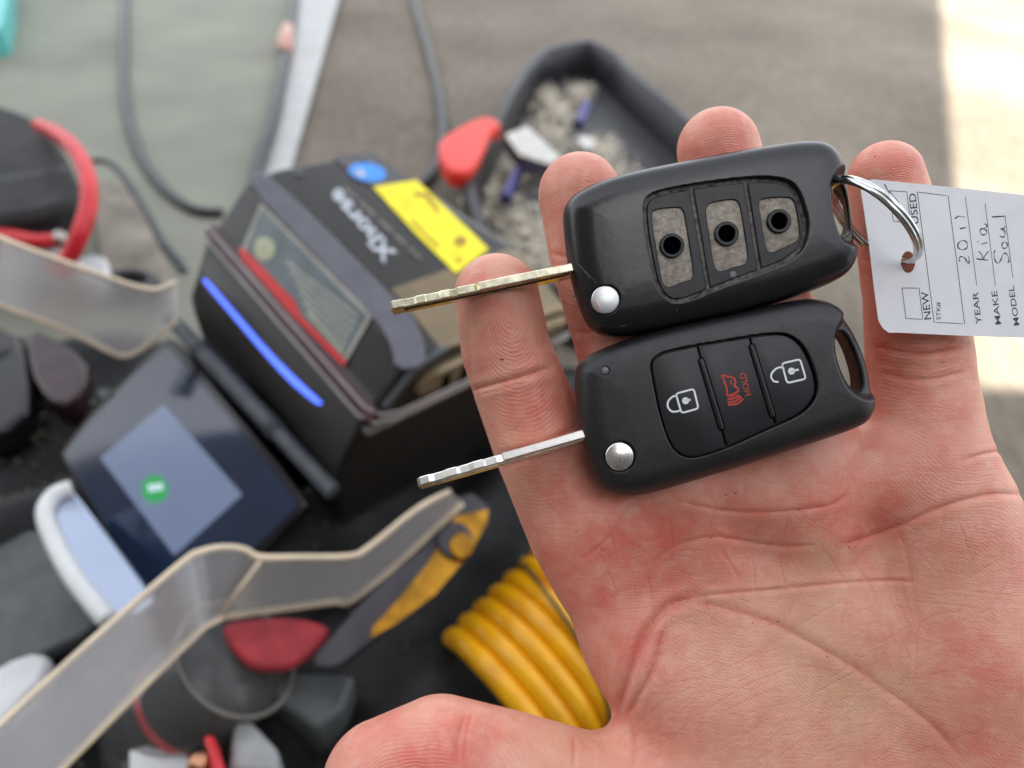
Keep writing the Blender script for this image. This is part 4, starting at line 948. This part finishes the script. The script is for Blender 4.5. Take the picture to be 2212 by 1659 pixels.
M_grayp = pmat('grey_plastic', (.09, .10, .10), .5, var=.15, vscale=50)
M_hose = pmat('yellow_hose', (1., .44, .003), .30, var=.13, vscale=40)
M_cord = pmat('olive_cord', (.06, .055, .02), .7, var=.2)
M_chip = pmat('brass_chips', (.50, .45, .36), .3, .8, var=.2, vscale=300)
M_tray = pmat('black_tray_plastic', (.013, .013, .016), .42, var=.15, vscale=30, bump=.2, bscale=400, bdist=.0005)
M_redp = pmat('red_plastic', (.80, .035, .018), .4, var=.06)
M_silver = pmat('bright_machined_metal', (.48, .46, .42), .32, 1., var=.1)
M_violet = pmat('blued_steel', (.10, .09, .24), .3, .8, var=.2)
slab('floor_mat', [(-700, -60), (660, -60), (600, 330), (560, 700), (480, 1100), (-1200, 1300)], .006, .005, M_mat, 'pale grey green rubber mat under the cables', 'mat', 0, .001)
al = slab('metal_strip', [(652, -40), (742, -40), (610, 430), (540, 440)], .016, .014, M_alu, 'brushed aluminium strip lying behind the machine', 'metal strip', 0, .003)
cable('black_cable', [(275, -60), (268, 60), (268, 160), (276, 250), (305, 340), (355, 410), (420, 455), (480, 462)], .0095, M_cable, 'thick black cable curving down on the mat to the machine')
cable('black_cable', [(880, -50), (905, 40), (930, 130), (950, 220), (955, 300), (935, 370), (900, 410)], .0095, M_cable, 'black cable between the metal strip and the tray')
cable('black_cable', [(642, -50), (628, 50), (615, 120), (600, 200), (580, 280), (556, 350), (545, 420)], .010, M_cable, 'black cable running along the edge of the metal strip', [.03]*7)
plug = obj('cable_joint', *tube(np.array([gp(622, 62, .032), gp(618, 85, .032), gp(614, 112, .032)]), [.014, .018, .013], 12), pmat('copper_joint', (.62, .36, .28), .35, .5, var=.2), None); tag(plug, 'coppery connector joining the cable beside the metal strip', 'connector')
cable('grey_cable', [(190, 350), (235, 352), (270, 385), (310, 450), (350, 520), (390, 570)], .006, M_cable, 'thin dark cable crossing the mat at left of the machine')
cable('grey_cable', [(195, 480), (240, 500), (300, 512), (350, 530), (400, 590)], .006, M_cable, 'thin dark cable lying below the other thin one')
cable('red_cable', [(85, 272), (115, 285), (150, 310), (178, 350), (192, 400), (190, 450), (175, 500), (155, 545), (125, 590)], .0098, M_redc, 'thick bright red cable looping out of the black bag', [.155, .17, .18, .18, .175, .165, .15, .13, .11])
cable('red_cable', [(-60, 505), (20, 512), (80, 522), (128, 518)], .009, M_redc, 'short red cable ending in a metal lug at left', [.12]*4)
lug = obj('cable_lug', *tube(np.array([gp(118, 519, .12), gp(132, 517, .12), gp(146, 515, .12)]), [.009, .012, .007], 12), M_silver); tag(lug, 'shiny metal lug on the short red cable', 'cable lug')
slab('black_bag', [(-200, 190), (0, 222), (90, 258), (140, 320), (182, 430), (100, 455), (0, 470), (-200, 500)], .14, .05, M_bag, 'black soft bag at the far left with a red cable emerging', 'bag', 2, .02)
roll = obj('black_roll', *tube(np.array([gp(-150, 440, .115), gp(0, 428, .115), (gp(90, 415, .115)), gp(160, 400, .115)]), .026, 16), M_blk); tag(roll, 'black padded roll along the edge of the soft bag', 'roll')
slab('teal_box', [(-300, -200), (22, -200), (13, 10), (2, 60), (-300, 100)], .06, .06, M_teal, 'teal plastic box edge in the top left corner', 'box', 0, .004)
slab('white_box', [(40, 470), (110, 455), (135, 480), (130, 520), (60, 530)], .09, .07, M_whitep, 'small white block between the two red cables', 'box', 1, .006)
slab('white_block', [(150, 560), (225, 545), (240, 590), (180, 610)], .05, .04, M_whitep, 'small white block under the end of the big red cable', 'box', 1, .004)
slab('mud_flap', [(220, 380), (275, 395), (350, 540), (390, 640), (280, 640), (215, 560), (200, 470)], .012, .008, pmat('brown_stained_rubber', (.30, .265, .21), .8, var=.25, vscale=14), 'brownish stained rag on the mat left of the machine', 'rag', 2, .003)
ring_ = obj('rubber_ring', *tube(np.array([gp(283+48*math.cos(t), 614+20*math.sin(t), .02) for t in np.arange(24)*2*math.pi/24]), .010, 10, True), M_cable); tag(ring_, 'black rubber ring lying beyond the left handle arm', 'ring')
# dark lumpy bag under the machine
def lumpy(name, x0, x1, y0, y1, n, zf_, mat, label, cat):
    xs = np.linspace(x0, x1, n); ys = np.linspace(y0, y1, n); V = [(x, y, zf_(x, y)) for y in ys for x in xs]; Fc = [(j*n+i, j*n+i+1, (j+1)*n+i+1, (j+1)*n+i) for j in range(n-1) for i in range(n-1)]
    o = obj(name, V, Fc, mat); tag(o, label, cat); return o
def bz(x, y):
    e = min(1, (x+.80)/.12, (.30-x)/.12, (y-.05)/.1, (.72-y)/.12); e = max(e, 0); e = e*e*(3-2*e)
    return .004+e*(.085+.022*math.sin(x*23+y*11)*math.sin(y*31-x*7)+.012*math.sin(x*57-y*41))
lumpy('tool_bag', -.80, .30, .05, .72, 110, bz, M_bag, 'dark crumpled tool bag spread under the machine', 'bag')
print(gp(900, 1500, .1), gp(150, 1100, .15), gp(500, 1400, .12), gp(0, 900, .1), gp(1100, 1400, .08))
slab('chrome_cover', z5([(150, 760), (185, 690), (245, 660), (275, 690), (520, 1010), (560, 1080), (380, 1140), (240, 960)]), .165, .03, pmat('polished_cover', (.40, .46, .58), .12, .9, var=.04, vscale=8), 'rounded mirror bright metal cover below the screen', 'cover', 2, .008)
obj('cover_rim', *tube(catmull(np.array([gp(x, y, .167) for x, y in z5([(255, 668), (195, 692), (160, 755), (190, 850), (250, 965), (320, 1060), (385, 1135)])]), 6), .0065, 10), M_whitep, bpy.data.objects['chrome_cover'])
jar = thing('clear_jar', 'clear plastic jar with a pale rim under the handle arm', 'jar', Matrix.Translation(gp(430, 1500, .12)))
jo = gp(430, 1500, .12); ja = gp(545, 1385, .17)-jo; ja /= np.linalg.norm(ja)
obj('body', *(lambda v, f: (np.array(v), f))(*tube(np.array([ja*t for t in np.linspace(-.07, .045, 8)]), [.034, .038, .04, .04, .04, .04, .04, .038], 28)), M_clear, jar)
j1 = np.cross(ja, UPN); j1 /= np.linalg.norm(j1); j2 = np.cross(j1, ja)
obj('rim', *tube(np.array([ja*.047+.041*(math.cos(t)*j1+math.sin(t)*j2) for t in np.arange(32)*2*math.pi/32]), .0016, 8, True), pmat('cloudy_plastic_rim', (.16, .15, .13), .35, var=.15), jar)
obj('contents', *tube(np.array([ja*t for t in (-.04, -.02, .01, .03)]), [.02, .033, .034, .025], 20), M_bag, jar)
obj('red_label', *tube(np.array([ja*t for t in (-.012, -.006)]), [.0352, .0352], 28), M_redc, jar)
slab('red_pouch', z3([(235, 850), (420, 810), (700, 800), (880, 850), (860, 910), (720, 1060), (560, 1100), (430, 1090), (330, 1000)]), .16, .008, pmat('red_fabric', (.40, .03, .04), .7, var=.15, vscale=60, bump=.3, bscale=500, bdist=.001), 'red fabric pouch in the gap below the handle arm', 'pouch', 1, .004)
slab('grey_box', z3([(640, 1110), (1020, 1130), (950, 1330), (800, 1440), (520, 1240)]), .13, .05, M_grayp, 'dark grey plastic box below the handle bracket', 'box', 0, .004)
slab('small_grey_box', z3([(330, 1370), (430, 1390), (590, 1560), (580, 1680), (300, 1680)]), .14, .05, pmat('pale_grey_plastic', (.34, .36, .36), .5, var=.12), 'pale grey box at the bottom edge beside the thumb', 'box', 0, .004)
slab('red_strip', z3([(150, 1470), (215, 1460), (275, 1660), (270, 1720), (205, 1720), (190, 1600)]), .16, .02, M_redc, 'narrow red strip at the bottom edge', 'strip', 0, .003)
cl = obj('copper_cap', *tube(np.array([gp(430, 1652, .15), gp(431, 1650, .158)]), [.007, .006], 18), pmat('copper', (.70, .35, .20), .3, 1., var=.1)); tag(cl, 'small round copper cap beside the red strip', 'cap')
slab('white_card', z3([(-260, 1560), (-60, 1480), (60, 1560), (100, 1700), (-260, 1720)]), .12, .004, M_whitep, 'white card showing at the bottom edge under the jar', 'card', 0, .001)
slab('white_cloth', [(-120, 1520), (0, 1430), (90, 1400), (120, 1440), (0, 1570), (-120, 1650)], .11, .02, M_whitep, 'white cloth at the lower left behind the handle arm', 'cloth', 1, .006)
slab('grey_board', [(-150, 1180), (60, 1130), (200, 1190), (300, 1290), (130, 1400), (-150, 1500)], .105, .015, M_grayp, 'dark grey board at the lower left edge', 'board', 1, .003)
for q in ((.02, .03), (.02, .095)):
    th = np.arange(12)*2*math.pi/12; V, Fc = rings(np.stack([q[0]+.0035*np.cos(th), q[1]+.0035*np.sin(th)], 1), [(0, .001), (0, .0052), (.001, .0058)]); obj('screw_head', V, Fc, M_hinge, machine, True, auto=40)
slab('maroon_pouch', [(60, 700), (150, 745), (200, 800), (150, 880), (100, 860), (60, 790)], .125, .03, pmat('maroon_vinyl', (.035, .012, .016), .35, var=.3, vscale=40), 'dark maroon vinyl pouch left of the screen', 'pouch', 1, .004)
slab('black_case', [(-150, 690), (40, 705), (70, 800), (60, 920), (-150, 960)], .12, .03, M_gloss, 'black case at the left edge under the handle arm', 'case', 1, .006)
V = []; Fc = []
for i in range(260):                                # stray swarf glinting on the dark bag
    x, y = random.gauss(60, 70), random.gauss(860, 110)
    if random.random() < .4: x, y = random.uniform(0, 900), random.uniform(1000, 1650)
    p = gp(x, y, 0.); p = np.array([p[0]*.84, p[1]*.84, 0]); p[2] = bz(p[0], p[1])+.002; s = random.uniform(.0012, .0035)
    a = random.random()*6.28; u = np.array([math.cos(a), math.sin(a), .3])*s; v = np.array([-math.sin(a), math.cos(a), .2])*s*.6; o_ = len(V)
    V += [p-u, p+v, p+u, p-v, p+np.array([0, 0, s])]; Fc += [(o_, o_+1, o_+4), (o_+1, o_+2, o_+4), (o_+2, o_+3, o_+4), (o_+3, o_, o_+4), (o_+3, o_+2, o_+1, o_)]
sw_ = obj('metal_swarf', V, Fc, M_chip, None, False); sw_['kind'] = 'stuff'; sw_['label'] = 'loose metal swarf glinting on the dark tool bag'; sw_['category'] = 'swarf'
# yellow coiled air hose
coil = thing('air_hose_coil', 'coiled bright yellow ribbed air hose beside the machine', 'hose', Matrix.Translation(gp(1118, 1522, .068)))
c0 = at(1082, 1530, .55); c1 = at(1320, 1280, .60); o0 = gp(1118, 1522, .068); axv = (c1-c0)/np.linalg.norm(c1-c0); Lc = np.linalg.norm(c1-c0)
print('coil', c0, c1, Lc)
s1 = np.cross(axv, UPN); s1 /= np.linalg.norm(s1); s2 = np.cross(s1, axv); pitch = .0158; nt_ = int(Lc/pitch)+5
HP = np.array([c0+axv*(pitch*t/(2*math.pi))+.061*(math.cos(t)*s1+math.sin(t)*s2) for t in np.arange(0, nt_*2*math.pi, 2*math.pi/40)])
obj('hose', *(lambda v, f: (np.array(v)-o0, f))(*tube(HP, .0084, 12)), M_hose, coil)
cp_ = [c0+axv*(pitch*2.6+.05*k/30)+.0698*(math.cos(t)*s1+math.sin(t)*s2) for k, t in enumerate(np.linspace(0, 2*math.pi, 60))]
obj('tie_cord', *(lambda v, f: (np.array(v)-o0, f))(*tube(np.array(cp_), .0016, 8)), M_cord, coil)
slab('grey_pebble_bag', z3([(1340, 930), (1420, 890), (1480, 960), (1520, 1150), (1480, 1260), (1420, 1200), (1340, 1060)]), .06, .05, M_grayp, 'small grey pouch next to the yellow hose', 'pouch', 1, .006)
# tray with metal shavings
z9 = lambda L: [(918+.2929*x, 54+.2929*y) for x, y in L]
trayp = z9([(530, 640), (600, 500), (760, 250), (870, 165), (960, 150), (1180, 92), (1300, 130), (1490, 240), (1480, 280), (1900, 620), (2300, 1000), (2500, 1400), (2100, 2200), (900, 2000), (200, 1300)])
tray = thing('shavings_tray', 'black plastic tray holding brass shavings behind the fingers', 'tray', Matrix.Translation(gp(1300, 350, 0)))
to = gp(1300, 350, 0); tz = .085
T0 = ccw(np.array([gp(x, y, tz)[:2] for x, y in chaikin(np.array(trayp), 1)])); n = len(T0)
lev = [(.02, .004), (0, .012), (0, tz-.002), (.002, tz), (.014, tz), (.016, tz-.002), (.030, .016), (.045, .012)]
V = []; Fc = []
for d, z in lev: V += [(x-to[0], y-to[1], z) for x, y in inset(T0, d)]
for k in range(len(lev)-1):
    for i in range(n): j = (i+1) % n; Fc.append((k*n+i, k*n+j, (k+1)*n+j, (k+1)*n+i))
Fc.append(tuple(range((len(lev)-1)*n, len(lev)*n))); Fc.append(tuple(range(n))[::-1])
obj('tray_body', V, Fc, M_tray, tray, True, auto=40)
heaps = [(1205, 245, 40), (1190, 290, 45), (1150, 330, 60), (1090, 360, 50), (1080, 440, 70), (1140, 500, 70), (1200, 560, 70), (1050, 400, 45), (1300, 330, 40), (1330, 400, 60), (1250, 200, 25), (1180, 210, 30)]
V = []; Fc = []
for i in range(7500):
    hx, hy, hr_ = random.choice(heaps); x, y = random.gauss(hx, hr_*.55), random.gauss(hy, hr_*.45); p = gp(x, y, .02+random.random()*.022*math.exp(-((x-hx)**2+(y-hy)**2)/(hr_*hr_)))
    s = random.uniform(.002, .0062); a = random.random()*6.28; b = random.uniform(-1, 1); u = np.array([math.cos(a), math.sin(a), b*.5])*s; v = np.array([-math.sin(a), math.cos(a), random.uniform(-.6, .6)])*s*.5; w3 = np.array([0, 0, s*.4])
    o_ = len(V); V += [p-u-v, p+u-v*.6, p+u*.7+v, p-u*.8+v*.8, p+w3]; Fc += [(o_+3, o_+2, o_+1, o_), (o_, o_+1, o_+4), (o_+1, o_+2, o_+4), (o_+2, o_+3, o_+4), (o_+3, o_, o_+4)]
chips = obj('metal_shavings', V, Fc, M_chip, None, False); chips['kind'] = 'stuff'; chips['label'] = 'pale brass shavings heaped in the black tray'; chips['category'] = 'shavings'
slab('steel_clamp', z9([(590, 800), (760, 740), (1000, 960), (930, 1030), (700, 950)]), .10, .03, M_silver, 'grey steel clamp piece lying on the shavings', 'clamp', 0, .003)
slab('steel_lump', z9([(1110, 830), (1160, 800), (1260, 830), (1250, 900), (1190, 920)]), .075, .02, M_silver, 'small shiny steel lump right of the clamp', 'metal part', 1, .003)
for a, b, lb in (((1190, 590), (1130, 740), 'short blued steel rod in the tray corner'), ((690, 1080), (590, 1290), 'longer blued steel rod near the yellow sticker')):
    q0, q1 = gp(*z9([a])[0], .07), gp(*z9([b])[0], .06); o = obj('steel_rod', *tube(np.array([q0, (q0+q1)/2, q1]), .010, 14), M_violet, None, True, auto=40); tag(o, lb, 'rod')
slab('red_scoop', z9([(88, 900), (130, 820), (300, 720), (440, 665), (530, 690), (570, 740), (490, 770), (430, 930), (350, 1070), (250, 1085), (160, 1060)]), .10, .03, M_redp, 'bright red plastic handle piece at the tray edge', 'handle', 1, .005)
